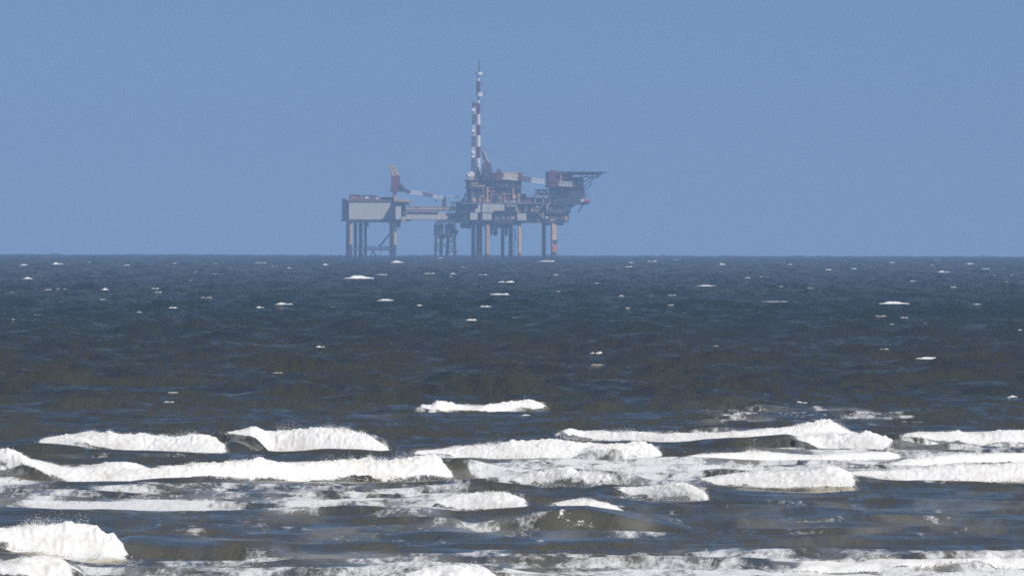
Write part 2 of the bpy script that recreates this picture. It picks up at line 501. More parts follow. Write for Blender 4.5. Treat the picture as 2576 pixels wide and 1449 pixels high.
# silt: brown water inshore, green further out, clear blue-green in the offing
wand = math_n('MULTIPLY', math_n('SUBTRACT', noise((0.004, 0.0016, 0), 1.0, 4), 0.5), 900.0)
silt = mrange(math_n('ADD', sep.outputs[1], wand), 300, 3300)
ramp = n.new('ShaderNodeValToRGB')
cr = ramp.color_ramp
cr.elements[0].position, cr.elements[0].color = 0.0, (0.100, 0.094, 0.070, 1)
cr.elements[1].position, cr.elements[1].color = 1.0, (0.002, 0.013, 0.018, 1)
for pos, c in ((0.14, (0.046, 0.046, 0.030, 1)), (0.26, (0.036, 0.033, 0.021, 1)), (0.40, (0.011, 0.024, 0.019, 1))):
    e = cr.elements.new(pos)
    e.color = c
l.new(silt, ramp.inputs[0])
l.new(ramp.outputs[0], pb.inputs['Base Color'])
pb.inputs['Specular IOR Level'].default_value = 0.0
pb.inputs['Roughness'].default_value = 0.8
gl = n.new('ShaderNodeBsdfGlossy')                         # sky mirrored by the wavelets
gcol = n.new('ShaderNodeMix')                              # warm tint on the reflection greys the mirrored sky's blue, stronger further out
gcol.data_type = 'RGBA'
gcol.inputs[6].default_value = (0.97, 0.88, 0.72, 1)
gcol.inputs[7].default_value = (1.0, 0.84, 0.60, 1)
l.new(mrange(sep.outputs[1], 600, 900), gcol.inputs[0])
l.new(gcol.outputs[2], gl.inputs['Color'])
l.new(mrange(sep.outputs[1], 400, 4000, 0.13, 0.34), gl.inputs['Roughness'])
fres = n.new('ShaderNodeFresnel')
fres.inputs['IOR'].default_value = 1.333

b1 = n.new('ShaderNodeBump')
b1.inputs['Strength'].default_value = 1.0
b1.inputs['Distance'].default_value = 0.22
l.new(noise((1.5, 0.22, 1.0), 1.0, 6, 0.66, 0.3), b1.inputs['Height'])
# wavelets too small for the sheet: facets leaning to the shore, in gusty streaks
tl = math_n('ADD', math_n('MULTIPLY', noise((0.26, 0.022, 0.3), 1.0, 7, 0.68, 0.5), 0.60), math_n('MULTIPLY', noise((1.5, 0.13, 0.3), 1.0, 5, 0.68, 0.4), 0.40))
tilt = n.new('ShaderNodeCombineXYZ')
l.new(math_n('MULTIPLY', math_n('SUBTRACT', noise((1.1, 0.09, 0.3), 1.0, 4, 0.6, 0.2), 0.5), 0.5), tilt.inputs[0])
l.new(math_n('MULTIPLY', mrange(tl, 0.45, 0.60, 0.06, -0.42), mrange(sep.outputs[1], 420, 800, 0.5, 1.0)), tilt.inputs[1])
va = n.new('ShaderNodeVectorMath')
l.new(geo.outputs['Normal'], va.inputs[0])
l.new(tilt.outputs[0], va.inputs[1])
vn = n.new('ShaderNodeVectorMath')
vn.operation = 'NORMALIZE'
l.new(va.outputs[0], vn.inputs[0])
l.new(vn.outputs[0], b1.inputs['Normal'])
b2_ = b1
l.new(b2_.outputs[0], pb.inputs['Normal'])
l.new(b2_.outputs[0], gl.inputs['Normal'])
l.new(b2_.outputs[0], fres.inputs['Normal'])
wmix = n.new('ShaderNodeMixShader')                        # the further off, the more only steep, little-mirroring faces show
l.new(math_n('MULTIPLY', fres.outputs[0], math_n('MULTIPLY', mrange(sep.outputs[1], 480, 1600, 1.0, 0.80), mrange(sep.outputs[1], 1800, 6500, 1.0, 0.45))), wmix.inputs[0])
l.new(pb.outputs[0], wmix.inputs[1])
l.new(gl.outputs[0], wmix.inputs[2])

att = n.new('ShaderNodeAttribute')
att.attribute_name = 'foam'
lace = noise((0.75, 0.11, 0.5), 1.0, 8, 0.66, 0.5)
lace2 = noise((4.5, 0.9, 3.0), 1.0, 6, 0.68, 0.8)
lz = math_n('ADD', math_n('MULTIPLY', lace, 0.72), math_n('MULTIPLY', lace2, 0.28))
thr = mrange(att.outputs['Fac'], 0.0, 1.1, 0.80, 0.34)
fm = math_n('MULTIPLY', mrange(math_n('SUBTRACT', lz, thr), -0.07, 0.08, 0, 1, True), mrange(att.outputs['Fac'], 0.02, 0.15))
foamb = n.new('ShaderNodeBsdfPrincipled')
foamb.inputs['Base Color'].default_value = (0.78, 0.795, 0.81, 1)
foamb.inputs['Roughness'].default_value = 0.9
foamb.inputs['Specular IOR Level'].default_value = 0.1
bf = n.new('ShaderNodeBump')
bf.inputs['Distance'].default_value = 0.06
l.new(lace2, bf.inputs['Height'])
l.new(bf.outputs[0], foamb.inputs['Normal'])
mix = n.new('ShaderNodeMixShader')
milk = math_n('MULTIPLY', mrange(noise((0.30, 0.05, 0.4), 1.0, 6, 0.6, 0.5), 0.46, 0.68, 0, 0.28, True), mrange(att.outputs['Fac'], 0.15, 0.8))
l.new(math_n('MAXIMUM', math_n('MULTIPLY', fm, 0.9), milk), mix.inputs[0])
l.new(wmix.outputs[0], mix.inputs[1])
l.new(foamb.outputs[0], mix.inputs[2])
l.new(mix.outputs[0], n['Material Output'].inputs['Surface'])

sea = link_mesh('sea', np.stack([X, Y, Zc], -1).reshape(-1, 3), grid_faces(nr, nc), SEA_MAT, smooth=True)
sea['kind'] = 'structure'
sea['label'] = 'choppy grey-brown to blue sea reaching to the horizon'

# --- white water
FOAM_MAT, n, l, pb = new_mat('breaker_foam')
geo = n.new('ShaderNodeNewGeometry')
frp = n.new('ShaderNodeValToRGB')                          # thick white foam and thinner grey, silty froth
frp.color_ramp.elements[0].position, frp.color_ramp.elements[0].color = 0.30, (0.76, 0.755, 0.72, 1)
frp.color_ramp.elements[1].position, frp.color_ramp.elements[1].color = 0.56, (0.95, 0.955, 0.96, 1)
l.new(noise((0.8, 0.8, 1.6), 1.0, 7, 0.7, 0.6), frp.inputs[0])
l.new(frp.outputs[0], pb.inputs['Base Color'])
pb.inputs['Roughness'].default_value = 0.95
pb.inputs['Specular IOR Level'].default_value = 0.15
pb.inputs['Subsurface Weight'].default_value = 0.0
fb = n.new('ShaderNodeBump')
fb.inputs['Distance'].default_value = 0.05
fb.inputs['Strength'].default_value = 0.6
l.new(noise((6, 6, 6), 1.0, 6, 0.65, 0.4), fb.inputs['Height'])
l.new(fb.outputs[0], pb.inputs['Normal'])
tr = n.new('ShaderNodeBsdfTranslucent')
tr.inputs[0].default_value = (0.88, 0.90, 0.92, 1)
mt = n.new('ShaderNodeMixShader')
mt.inputs[0].default_value = 0.20
l.new(pb.outputs[0], mt.inputs[1])
l.new(tr.outputs[0], mt.inputs[2])
l.new(mt.outputs[0], n['Material Output'].inputs['Surface'])
SPRAY_MAT = FOAM_MAT.copy()
SPRAY_MAT.name = 'spray_foam'
at_ = n.new('ShaderNodeAttribute')
at_.attribute_name = 'foam'
hol = n.new('ShaderNodeBsdfTransparent')                  # torn edges: water shows through the gaps in the foam
mh = n.new('ShaderNodeMixShader')
ln = noise((2.6, 1.3, 3.0), 1.0, 7, 0.7, 0.7)
l.new(mrange(math_n('SUBTRACT', math_n('ADD', ln, at_.outputs['Fac']), 1.0), -0.10, 0.06, 0, 1, True), mh.inputs[0])
l.new(hol.outputs[0], mh.inputs[1])
l.new(mt.outputs[0], mh.inputs[2])
l.new(mh.outputs[0], n['Material Output'].inputs['Surface'])


def tetra_cloud(pts, rad):
    """a small solid four-sided droplet at each point"""
    k = len(pts)
    base = np.array([[1, 1, 1], [1, -1, -1], [-1, 1, -1], [-1, -1, 1]], float) * 0.7
    jit = rng.normal(0, 0.35, (k, 4, 3))
    v = pts[:, None, :] + (base[None] + jit) * rad[:, None, None]
    fidx = np.array([[0, 1, 2], [0, 3, 1], [0, 2, 3], [1, 3, 2]])
    return v.reshape(-1, 3), (np.arange(k)[:, None, None] * 4 + fidx[None]).reshape(-1, 3)


for bi, b in enumerate(BREAKERS):
    x0, x1 = b['xr']
    mpq = b['d0'] / FQ                                   # metres per picture unit at that distance
    ncol = int(max(40, (x1 - x0) * mpq / 0.05))
    xs = np.linspace(x0, x1, ncol)
    ytop, ytoe = b['pf'](xs)
    xk = xs[::6]                                          # where the toe line of the foam meets the water surface
    dg = np.arange(b['d0'] - 22, b['d0'] + 16, 0.14)
    Gd, Gx = np.meshgrid(dg, xk)
    Gz = sea_height(az_q(Gx) * Gd, Gd, Gx, np.full_like(Gd, 0.36))
    Gr = HOR_Q + (Gx - 1288) * TILT_Q + FQ * ((CAM_H - Gz) / Gd - DIP)
    hit = np.argmax(Gr <= np.interp(xk, xs, ytoe)[:, None], axis=1)
    dk = np.clip(dg[hit], b['dline'](xk) - 3.5, b['dline'](xk) + 2.0)
    for kw in (25, 15, 9):
        kw = min(kw, (len(dk) // 2) * 2 - 1)
        dk = np.convolve(np.pad(dk, kw // 2, mode='edge'), np.ones(kw) / kw, 'valid')
    d = np.interp(xs, xk, dk) - 0.05
    zt = z_at(xs, ytoe, d)
    H = np.maximum(z_at(xs, ytop, d + 1.3) - zt, 0.03)
    endt = np.minimum(sstep(x0, x0 + 12, xs), 1 - sstep(x1 - 10, x1, xs))
    uq = xs * mpq
    H = H + (0.05 * fbm(uq / 2.1, 0 * xs, 0 * xs, 2, 300 + bi)
             + 0.062 * np.maximum(fbm(uq / 0.42, 0 * xs, 0 * xs, 4, 400 + bi, 0.62), -0.1) * (0.5 + 0.9 * np.maximum(vnoise(uq / 3.0, 0 * xs, 0 * xs, 500 + bi), -0.4))) * np.clip(H / 0.5, 0.1, 1)
    sf = np.linspace(0, 1, 22)
    rows_d, rows_z = [], []
    for s in sf:                                          # front: toe to crest
        rows_d.append(d + (0.5 + 1.35 * H) * (s ** 1.15))
        rows_z.append(zt - 0.06 * (1 - s) ** 3 + H * np.sin(s * math.pi / 2) ** 1.05)
    for s in np.linspace(0.12, 1, 9):                     # back: crest down under the water
        rows_d.append(d + (0.5 + 1.35 * H) + 2.6 * s)
        rows_z.append(zt + H * (1 - 0.18 * s) - 0.30 * s ** 2)
    Dm, Zm = np.array(rows_d), np.array(rows_z)
    Xm = az_q(xs)[None, :] * Dm
    lift0 = np.concatenate([sstep(0.0, 0.25, sf), 1 - sstep(0, 1, np.linspace(0.12, 1, 9))])[:, None]
    Zsea = sea_height(Xm, Dm, np.broadcast_to(xs, Dm.shape).copy(), np.full_like(Dm, 0.36))
    inner = (sstep(x0 + 5, x0 + 45, xs) * (1 - sstep(x1 - 60, x1 - 12, xs)))[None, :]
    Zm = np.where(lift0 > 0.02, Zm + inner * (np.maximum(Zm, Zsea + 0.06 * lift0) - Zm), Zm)   # the roller rides on the wave, never inside it
    amt = np.concatenate([np.minimum(1, 0.25 + 1.6 * sf), np.linspace(1, 0.2, 9)])[:, None] * np.clip(H / 0.7, 0.25, 1.0)[None, :]
    n1 = fbm(Xm / 0.75, Dm / 0.75, Zm / 0.75, 3, 50 + bi)
    n2 = np.abs(fbm(Xm / 0.2, Dm / 0.2, Zm / 0.2, 3, 90 + bi))
    disp = (0.04 * n1 + 0.075 * (n2 - 0.3)) * amt
    up = np.concatenate([np.sin(sf * math.pi / 2), np.full(9, 1.0)])[:, None]
    if b.get('lacy'):
        disp -= 0.05
    Dm = Dm - disp * (1.15 - 0.7 * up)
    Zm = Zm + disp * (0.30 + 0.75 * up)
    Xm = Xm + 0.05 * amt * vnoise(Xm / 0.3, Dm / 0.3, Zm / 0.3, 170 + bi)
    root = bpy.data.objects.new('breaking_wave', None)
    COL.objects.link(root)
    base = Vector((az_q((x0 + x1) / 2) * b['d0'], b['d0'], float(np.mean(zt))))
    root.location = base
    root['label'] = b['label']
    root['category'] = 'wave'
    root['group'] = 'breakers rolling in through the surf'
    if b.get('bare'):
        Zm = Zm - 0.02
    V = np.stack([Xm, Dm, Zm], -1).reshape(-1, 3) - np.array(base)
    fr = link_mesh('foam_roller', V, grid_faces(len(Dm), ncol), FOAM_MAT, root, smooth=True)
    sfull = np.concatenate([sf, np.full(9, 1.0)])[:, None]
    toe_soft = 0.22 + 0.20 * vnoise(xs * mpq / 2.5, 0 * xs, 0 * xs, 600 + bi)[None, :]
    tear = 0.22 * fbm(Xm / 1.3, Dm / 0.8, Zm / 0.5, 3, 700 + bi)
    cover = np.clip(0.36 + 0.9 * sfull / np.maximum(toe_soft * 2, 0.08), 0, 1.0) + tear
    cover = cover * np.minimum(1, 0.30 + np.minimum(sstep(x0 - 5, x0 + 60, xs), 1 - sstep(x1 - 48, x1 + 6, xs)))[None, :]
    if b.get('lacy'):
        cover = cover * ((0.40 if b.get('bare') else 0.62) + 0.2 * vnoise(xs * mpq / 1.5, 0 * xs, 0 * xs, 640)[None, :])
    at = fr.data.attributes.new('foam', 'FLOAT', 'POINT')
    at.data.foreach_set('value', (cover * np.ones_like(Dm)).astype(np.float32).ravel())
    # spray thrown up along the crest, droplets and clots spilling at the toe
    kk = int(ncol * 13)
    wgt = np.maximum(fbm(uq / 0.9, 0 * xs, 0 * xs, 3, 900 + bi) + 0.15, 0.03) ** 1.6 * np.clip(H, 0.05, 2)
    ci = rng.choice(ncol, kk, p=wgt / wgt.sum())
    lift = rng.exponential(0.06, kk) * np.clip(H[ci] / 0.6, 0.2, 1.5) * (0.4 + 1.5 * np.maximum(vnoise(xs[ci] * mpq / 1.1, 0 * xs[ci], 0 * xs[ci], 222 + bi), 0))
    crest = 21
    pz = Zm[crest, ci] + lift - 0.02
    pd = Dm[crest, ci] + rng.normal(0.1, 0.25, kk)
    px = Xm[crest, ci] + rng.normal(0, 0.05, kk)
    rad = rng.uniform(0.004, 0.014, kk) * np.exp(-lift * 1.5)
    k2 = int(ncol * 2)
    cj = rng.integers(0, ncol, k2)
    rj = rng.integers(0, 4, k2)
    qz = Zm[rj, cj] + rng.exponential(0.02, k2) - 0.01
    qd = Dm[rj, cj] - rng.exponential(0.12, k2)
    qx = Xm[rj, cj] + rng.normal(0, 0.05, k2)
    P = np.concatenate([np.stack([px, pd, pz], -1), np.stack([qx, qd, qz], -1)]) - np.array(base)
    tv, tf = tetra_cloud(P, np.concatenate([rad, rng.uniform(0.008, 0.02, k2)]))
    sp = link_mesh('spray', tv, tf, SPRAY_MAT, root)
    sp['kind'] = 'stuff'

# --- whitecaps out at sea: (x, y, width, height) in picture units
CAPS = [
    (905, 693, 62, 12), (1258, 718, 42, 8), (1274, 706, 34, 8), (722, 762, 50, 8), (971, 752, 38, 6), (1186, 801, 22, 8), (1222, 771, 30, 5),
    (810, 870, 26, 6), (2248, 764, 64, 9), (2345, 898, 64, 12), (1500, 884, 28, 10), (2022, 1011, 40, 8), (1777, 719, 40, 5), (1925, 695, 32, 4),
    (1951, 758, 58, 3), (2378, 685, 36, 6), (2225, 877, 20, 5), (2230, 813, 34, 5), (2310, 812, 40, 4), (150, 660, 32, 8), (998, 651, 26, 8),
    (1377, 653, 34, 6), (1110, 648, 24, 5), (822, 664, 16, 6), (70, 694, 20, 6), (60, 665, 18, 5), (155, 727, 36, 5), (122, 725, 16, 4),
    (265, 726, 14, 7), (399, 735, 14, 5), (390, 722, 16, 5), (658, 767, 22, 6), (437, 773, 24, 5), (350, 783, 16, 5), (97, 790, 26, 5),
    (34, 801, 12, 5), (260, 757, 22, 4), (835, 771, 14, 5), (1055, 767, 12, 5), (1295, 797, 16, 4), (1582, 668, 16, 4), (1592, 659, 18, 4),
    (1641, 656, 22, 5), (1820, 653, 18, 6), (1880, 693, 14, 4), (2085, 678, 16, 4), (2149, 675, 18, 5), (2038, 718, 18, 4), (1967, 720, 14, 4),
    (1404, 727, 12, 4), (1440, 710, 16, 4), (1563, 742, 12, 4), (1640, 745, 10, 4), (1688, 765, 14, 4), (1582, 772, 14, 4),
    (520, 747, 24, 4), (585, 972, 30, 5), (437, 988, 28, 5), (433, 1008, 40, 4), (2576, 829, 30, 6), (2548, 995, 18, 6), (2540, 999, 16, 5),
    (60, 1083, 26, 5), (40, 1078, 40, 4), (235, 1022, 36, 4), (690, 668, 16, 4), (655, 660, 28, 3), (730, 672, 14, 4), (1215, 690, 20, 4),
    (1080, 688, 24, 4), (960, 688, 26, 4), (1140, 689, 14, 4), (1398, 690, 18, 4), (1700, 652, 14, 4), (1990, 664, 18, 4), (2245, 655, 22, 4),
    (2355, 652, 24, 4), (2440, 658, 18, 4), (2553, 690, 30, 5), (2480, 672, 18, 4), (2300, 706, 18, 4), (2215, 796, 24, 4), (2275, 797, 16, 4),
    (1800, 868, 14, 3), (2400, 725, 16, 3), (2130, 1046, 80, 4), (2290, 1058, 58, 5), (1330, 1043, 38, 8), (1628, 1026, 36, 5), (985, 862, 16, 4),
    (2460, 765, 20, 3), (1130, 955, 14, 3), (700, 935, 22, 3), (1480, 948, 30, 3), (1500, 918, 24, 4), (1690, 742, 16, 3), (1500, 712, 12, 3),
    (320, 668, 18, 3), (440, 662, 14, 3), (545, 690, 16, 3), (480, 706, 12, 3), (30, 735, 16, 3), (560, 655, 12, 3),
]
_r2 = random.Random(11)
for k in range(22):                                       # the many tiny ones towards the horizon
    CAPS.append((_r2.uniform(0, 2576), 648 + 62 * _r2.random() ** 1.6, _r2.uniform(4, 11), _r2.uniform(1.0, 2.2)))


def cap_mesh(seed):
    c = 26
    xs = np.linspace(-0.5, 0.5, c)
    pk = -0.3 + 0.6 * ((seed * 7) % 5) / 4
    env = np.clip(1 - (2 * np.abs(xs)) ** 2.2, 0, 1) * (0.45 + 0.5 * np.exp(-((xs - pk) / 0.22) ** 2) + 0.55 * fbm(xs * 5 + seed * 3.1, 0 * xs, 0 * xs, 3, seed))
    env = np.clip(env, 0.0, 1)
    rows = []
    for s in np.linspace(0, 1, 7):
        rows.append((xs, s * 0.8 - 0.4 + 0.2 * vnoise(xs * 3, 0 * xs + s, 0 * xs, seed + 9), env * math.sin(s * math.pi / 2) ** 0.8 - 0.06 * (1 - s)))
    for s in (0.4, 1.0):
        rows.append((xs, 0.4 + s * 1.5 + 0 * xs, env * (1 - 1.0 * s) - 0.25 * s))
    arr = np.array(rows)
    v = np.stack([arr[:, 0], arr[:, 1], arr[:, 2]], -1)
    v[:, :, 2] += 0.12 * vnoise(v[:, :, 0] * 16, v[:, :, 1] * 4, v[:, :, 2] * 5, seed + 31) * (env > 0.05)
    o = link_mesh('whitecap', v.reshape(-1, 3), grid_faces(len(rows), c), FOAM_MAT, smooth=True)
    me = o.data
    at = me.attributes.new('foam', 'FLOAT', 'POINT')
    cv = (0.22 + 0.45 * ((seed * 37) % 11) / 10 + 0.45 * env[None, :] * np.linspace(0.3, 1, len(rows))[:, None]) * (env[None, :] > 0.03)
    at.data.foreach_set('value', cv.astype(np.float32).ravel())
    bpy.data.objects.remove(o)
    return me


CAP_MESH = [cap_mesh(s) for s in range(13)]
BIG = {0: 'widest whitecap below the left platform, broad and bright', 1: 'flat white crest under the main platform, lower of a close pair',
       2: 'white crest under the main platform, upper of a close pair', 3: 'broad white crest on open sea left of the bridge',
       8: 'brightest flat whitecap on the open sea at right', 9: 'ragged whitecap at right just beyond the brown water'}
ORD = ['leftmost', 'second from left', 'third from left', 'fourth from left', 'fifth from left', 'sixth from left', 'seventh from left', 'eighth from left',
       'ninth from left', 'tenth from left', 'eleventh from left', 'twelfth from left', 'thirteenth from left', 'fourteenth from left', 'fifteenth from left']


def zone(c):
    h = ('at the far left' if c[0] < 430 else 'left of the platforms' if c[0] < 860 else 'below the platforms' if c[0] < 1530
         else 'right of the platforms' if c[0] < 2060 else 'at the far right')
    v = ('hugging the horizon' if c[1] < 662 else 'in the far blue water' if c[1] < 725 else 'in the green middle water' if c[1] < 830 else 'in the brown water before the surf')
    return v + ' ' + h


zones = {}
for ci, c in enumerate(CAPS):
    if ci not in BIG:
        zones.setdefault(zone(c), []).append(ci)
CAP_LABEL = dict(BIG)
for zn, ids in zones.items():
    for r, ci in enumerate(sorted(ids, key=lambda i: CAPS[i][0])):
        CAP_LABEL[ci] = 'whitecap ' + zn + (', ' + ORD[min(r, 14)] + ' there' if len(ids) > 1 else ', the only one there')
dd = np.exp(np.linspace(math.log(620), math.log(10800), 6000))
for ci, (qx, qy, qw, qh) in enumerate(CAPS):
    a = az_q(qx)
    prof = sea_height(a * dd, dd, np.full_like(dd, qx)) - dd ** 2 / (2 * R_EARTH)
    el = (prof - CAM_H) / dd
    vis = el >= np.maximum.accumulate(el) - 1e-9
    rows = HOR_Q + (qx - 1288) * TILT_Q + FQ * (-el - DIP)
    want = np.abs(rows - (qy + qh * 0.3)) + 1e6 * (~vis)
    want += -120 * prof * qh / 60
    j = int(np.argmin(want))
    o = bpy.data.objects.new('whitecap', CAP_MESH[(8, 5, 2, 10)[ci % 4] if qh > 5 else (ci * 5) % 13])
    COL.objects.link(o)
    mq = dd[j] / FQ
    o.location = (a * dd[j], dd[j], prof[j] - 0.15 * qh * mq)
    o.scale = (qw * mq * 1.3, max(0.5, qw * mq * 0.25), qh * mq * (0.58 if qh > 5 else 0.45))
    o.rotation_euler = (0, 0, rng.normal(0, 0.15))
    o['category'] = 'whitecap'
    o['group'] = 'whitecaps on the open sea'
    o['label'] = CAP_LABEL[ci]
at = sea.data.attributes.new('foam', 'FLOAT', 'POINT')
at.data.foreach_set('value', F.astype(np.float32).ravel())


# ================================================================== THE GAS PLATFORM
PL_D = 7000.0                               # metres out to sea
PL_ROT = R(5.0)                             # its long side is turned a little, so left ends show
PL_Z = -PL_D ** 2 / (2 * R_EARTH)
K = 0.03478                                 # metres per drawing unit of the elevation sketch
PM = Matrix.Translation((0, PL_D, PL_Z)) @ Matrix.Rotation(PL_ROT, 4, 'Z')
CR, SR = math.cos(PL_ROT), math.sin(PL_ROT)
DEP = 2.0                                   # legs go this far below the waterline


def zz(v):
    return (1353 - v) * K


def xx(u, y=0.0):                           # u in left-sheet units
    return ((u - 2403.5) * K + y * SR) / CR


class MB:
    """collects solids into one mesh"""
    def __init__(self):
        self.v, self.f = [], []

    def box(self, x0, x1, y0, y1, z0, z1):
        i = len(self.v)
        self.v += [(x, y, z) for z in (z0, z1) for x, y in ((x0, y0), (x1, y0), (x1, y1), (x0, y1))]
        self.f += [tuple(i + k for k in q) for q in ((0, 3, 2, 1), (4, 5, 6, 7), (0, 1, 5, 4), (1, 2, 6, 5), (2, 3, 7, 6), (3, 0, 4, 7))]
        return self

    def tube(self, p, q, r, r2=None, n=8):
        p, q = Vector(p), Vector(q)
        r2 = r if r2 is None else r2
        d = (q - p)
        if d.length < 1e-6:
            return self
        d.normalize()
        a = d.orthogonal().normalized()
        b = d.cross(a)
        i = len(self.v)
        for c, rr in ((p, r), (q, r2)):
            for k in range(n):
                t = 2 * math.pi * k / n
                self.v.append(tuple(c + (a * math.cos(t) + b * math.sin(t)) * rr))
        for k in range(n):
            m = (k + 1) % n
            self.f.append((i + k, i + m, i + n + m, i + n + k))
        self.f.append(tuple(i + k for k in range(n - 1, -1, -1)))
        self.f.append(tuple(i + n + k for k in range(n)))
        return self

    def lathe(self, cx, cy, prof, n=16):
        i = len(self.v)
        for (r, z) in prof:
            for k in range(n):
                t = 2 * math.pi * k / n
                self.v.append((cx + r * math.cos(t), cy + r * math.sin(t), z))
        for j in range(len(prof) - 1):
            for k in range(n):
                m = (k + 1) % n
                self.f.append((i + j * n + k, i + j * n + m, i + (j + 1) * n + m, i + (j + 1) * n + k))
        self.f.append(tuple(i + k for k in range(n - 1, -1, -1)))
        self.f.append(tuple(i + (len(prof) - 1) * n + k for k in range(n)))
        return self

    def prism(self, pts_xz, y0, y1):
        i, m = len(self.v), len(pts_xz)
        self.v += [(x, y0, z) for x, z in pts_xz] + [(x, y1, z) for x, z in pts_xz]
        self.f.append(tuple(i + k for k in range(m)))
        self.f.append(tuple(i + m + k for k in range(m - 1, -1, -1)))
        for k in range(m):
            q = (k + 1) % m
            self.f.append((i + k, i + m + k, i + m + q, i + q))
        return self

    def lattice(self, p, q, w, h, nb, rc, rd):
        """square lattice girder from p to q (centre line)"""
        p, q = Vector(p), Vector(q)
        d = (q - p).normalized()
        s = d.cross(Vector((0, 0, 1))).normalized()
        t = s.cross(d).normalized()
        cor = [s * (a * w / 2) + t * (b * h / 2) for a, b in ((-1, -1), (1, -1), (1, 1), (-1, 1))]
        for c in cor:
            self.tube(p + c, q + c, rc, n=6)
        for k in range(nb):
            a0, a1 = p.lerp(q, k / nb), p.lerp(q, (k + 1) / nb)
            for e in range(4):
                c0, c1 = cor[e], cor[(e + 1) % 4]
                if k % 2:
                    c0, c1 = c1, c0
                self.tube(a0 + c0, a1 + c1, rd, n=4)
                self.tube(a0 + cor[e], a0 + cor[(e + 1) % 4], rd, n=4)
        for e in range(4):
            self.tube(q + cor[e], q + cor[(e + 1) % 4], rd, n=4)
        return self


class Thing:
    def __init__(self, name, label, cat, base, group=None):
        self.base = Vector(base)
        self.o = bpy.data.objects.new(name, None)
        COL.objects.link(self.o)
        self.o.matrix_world = PM @ Matrix.Translation(self.base)
        self.o['label'] = label
        self.o['category'] = cat
        if group:
            self.o['group'] = group

    def part(self, name, mb, mat, parent=None, label=None):
        me = bpy.data.meshes.new(name)
        me.from_pydata([tuple(Vector(v) - self.base) for v in mb.v], [], mb.f)
        me.materials.append(M[mat])
        o = bpy.data.objects.new(name, me)
        COL.objects.link(o)
        o.parent = parent or self.o
        if label:
            o['label'] = label
        return o

    def box(self, name, mat, u0, u1, v0, v1, y0, y1, parent=None):
        """box by its elevation outline (u, v of the front face) and depth"""
        return self.part(name, MB().box(xx(u0, y0), xx(u1, y0), y0, y1, zz(v1), zz(v0)), mat, parent)

    def pipe(self, name, mat, pts, r, parent=None, n=8):
        """pts (u, v, y)"""
        mb = MB()
        P = [(xx(u, y), y, zz(v)) for u, v, y in pts]
        for a, b in zip(P, P[1:]):
            mb.tube(a, b, r, n=n)
        return self.part(name, mb, mat, parent)

    def rail(self, u0, u1, v, y, h=1.1, mat='tan', step=1.6, parent=None, r=0.05):
        mb = MB()
        x0, x1, z = xx(u0, y), xx(u1, y), zz(v)
        for hh in (h, h * 0.55):
            mb.tube((x0, y, z + hh), (x1, y, z + hh), r, n=4)
        k = max(1, int(abs(x1 - x0) / step))
        for i in range(k + 1):
            x = x0 + (x1 - x0) * i / k
            mb.tube((x, y, z), (x, y, z + h), r, n=4)
        return self.part('railing', mb, mat, parent)

    def leg(self, u0, u1, v0, y, split, mat='yellow', low='splash', vbot=1353):
        """round leg: painted above, dark splash zone below"""
        r = (u1 - u0) * K / 2
        x = xx((u0 + u1) / 2, y)
        o = self.part('leg', MB().tube((x, y, zz(split)), (x, y, zz(v0)), r, n=16), mat)
        self.part('splash_zone', MB().tube((x, y, zz(vbot) - DEP), (x, y, zz(split) + 0.02), r * 1.03, n=16), low, o)
        return o

    def clutter(self, rnd, u0, u1, v0, v1, y, count, mats, depth=2.5):
        """machinery standing on a deck: vessels, cabinets, pipe runs, each its own part"""
        for _ in range(count):
            mat = rnd.choice(mats)
            u = rnd.uniform(u0, u1)
            w = rnd.uniform(20, 75)
            h = rnd.uniform(0.3, 0.95) * (v1 - v0)
            yy = y + rnd.uniform(0, depth)
            k = rnd.random()
            if k < 0.30:
                self.box('cabinet', mat, u, min(u + w, u1), v1 - h * 0.8, v1 - 1, yy, yy + rnd.uniform(1, 2.5))
            elif k < 0.52:
                r = rnd.uniform(0.35, 0.9)
                x = xx(u, yy)
                self.part('vessel', MB().lathe(x, yy, [(r * 0.3, zz(v1)), (r, zz(v1) + r * 0.5), (r, zz(v1 - h) - r * 0.4), (r * 0.3, zz(v1 - h))], 10), mat)
            elif k < 0.78:
                vv = rnd.uniform(v0 + 8, v1 - 8)
                self.pipe('pipe', mat, [(u, v1, yy), (u, vv, yy), (min(u + 2.2 * w, u1), vv, yy)], rnd.uniform(0.10, 0.22), n=6)
            else:
                self.pipe('pipe', mat, [(u, v1, yy), (u, v0, yy)], rnd.uniform(0.12, 0.25), n=6)


rn = random.Random(4)

# ------------------------------------------------------------------ left platform (u, v in left-sheet units)
L = Thing('gas_platform', 'smaller box-shaped platform with white walls on yellow legs at left', 'platform', (xx(560), 12, 0))
hull = L.box('hull', 'white', 228, 930, 590, 832, 0, 24)
for i in range(9):                                         # cladding joints on the front wall
    u = 228 + 702 * (i + 1) / 10
    L.part('cladding_seam', MB().box(xx(u) - 0.04, xx(u) + 0.04, -0.05, -0.002, zz(830), zz(592)), 'white', hull)
L.part('end_wall', MB().box(xx(228) - 0.05, xx(228) - 0.003, 0.2, 23.8, zz(830), zz(592)), 'navy')  # shade of the end face put into its colour as a navy sheet
L.box('roof_deck', 'brown', 205, 940, 574, 590, -0.6, 24.6)
L.rail(205, 660, 574, -0.5, 1.1)
L.box('bottom_frame', 'dark', 175, 1055, 832, 860, -0.3, 24.3)
L.box('bottom_beam', 'dark', 228, 930, 860, 872, 4, 5)
for v in (640, 700, 760):                                  # walkways hung on the left end wall
    L.part('end_walkway', MB().box(xx(228) - 1.7, xx(228) - 0.05, 1, 22, zz(v + 6), zz(v)), 'dark')
L.part('end_stair', MB().box(xx(228) - 1.6, xx(228) - 1.3, 1, 22, zz(832), zz(560)), 'navy')
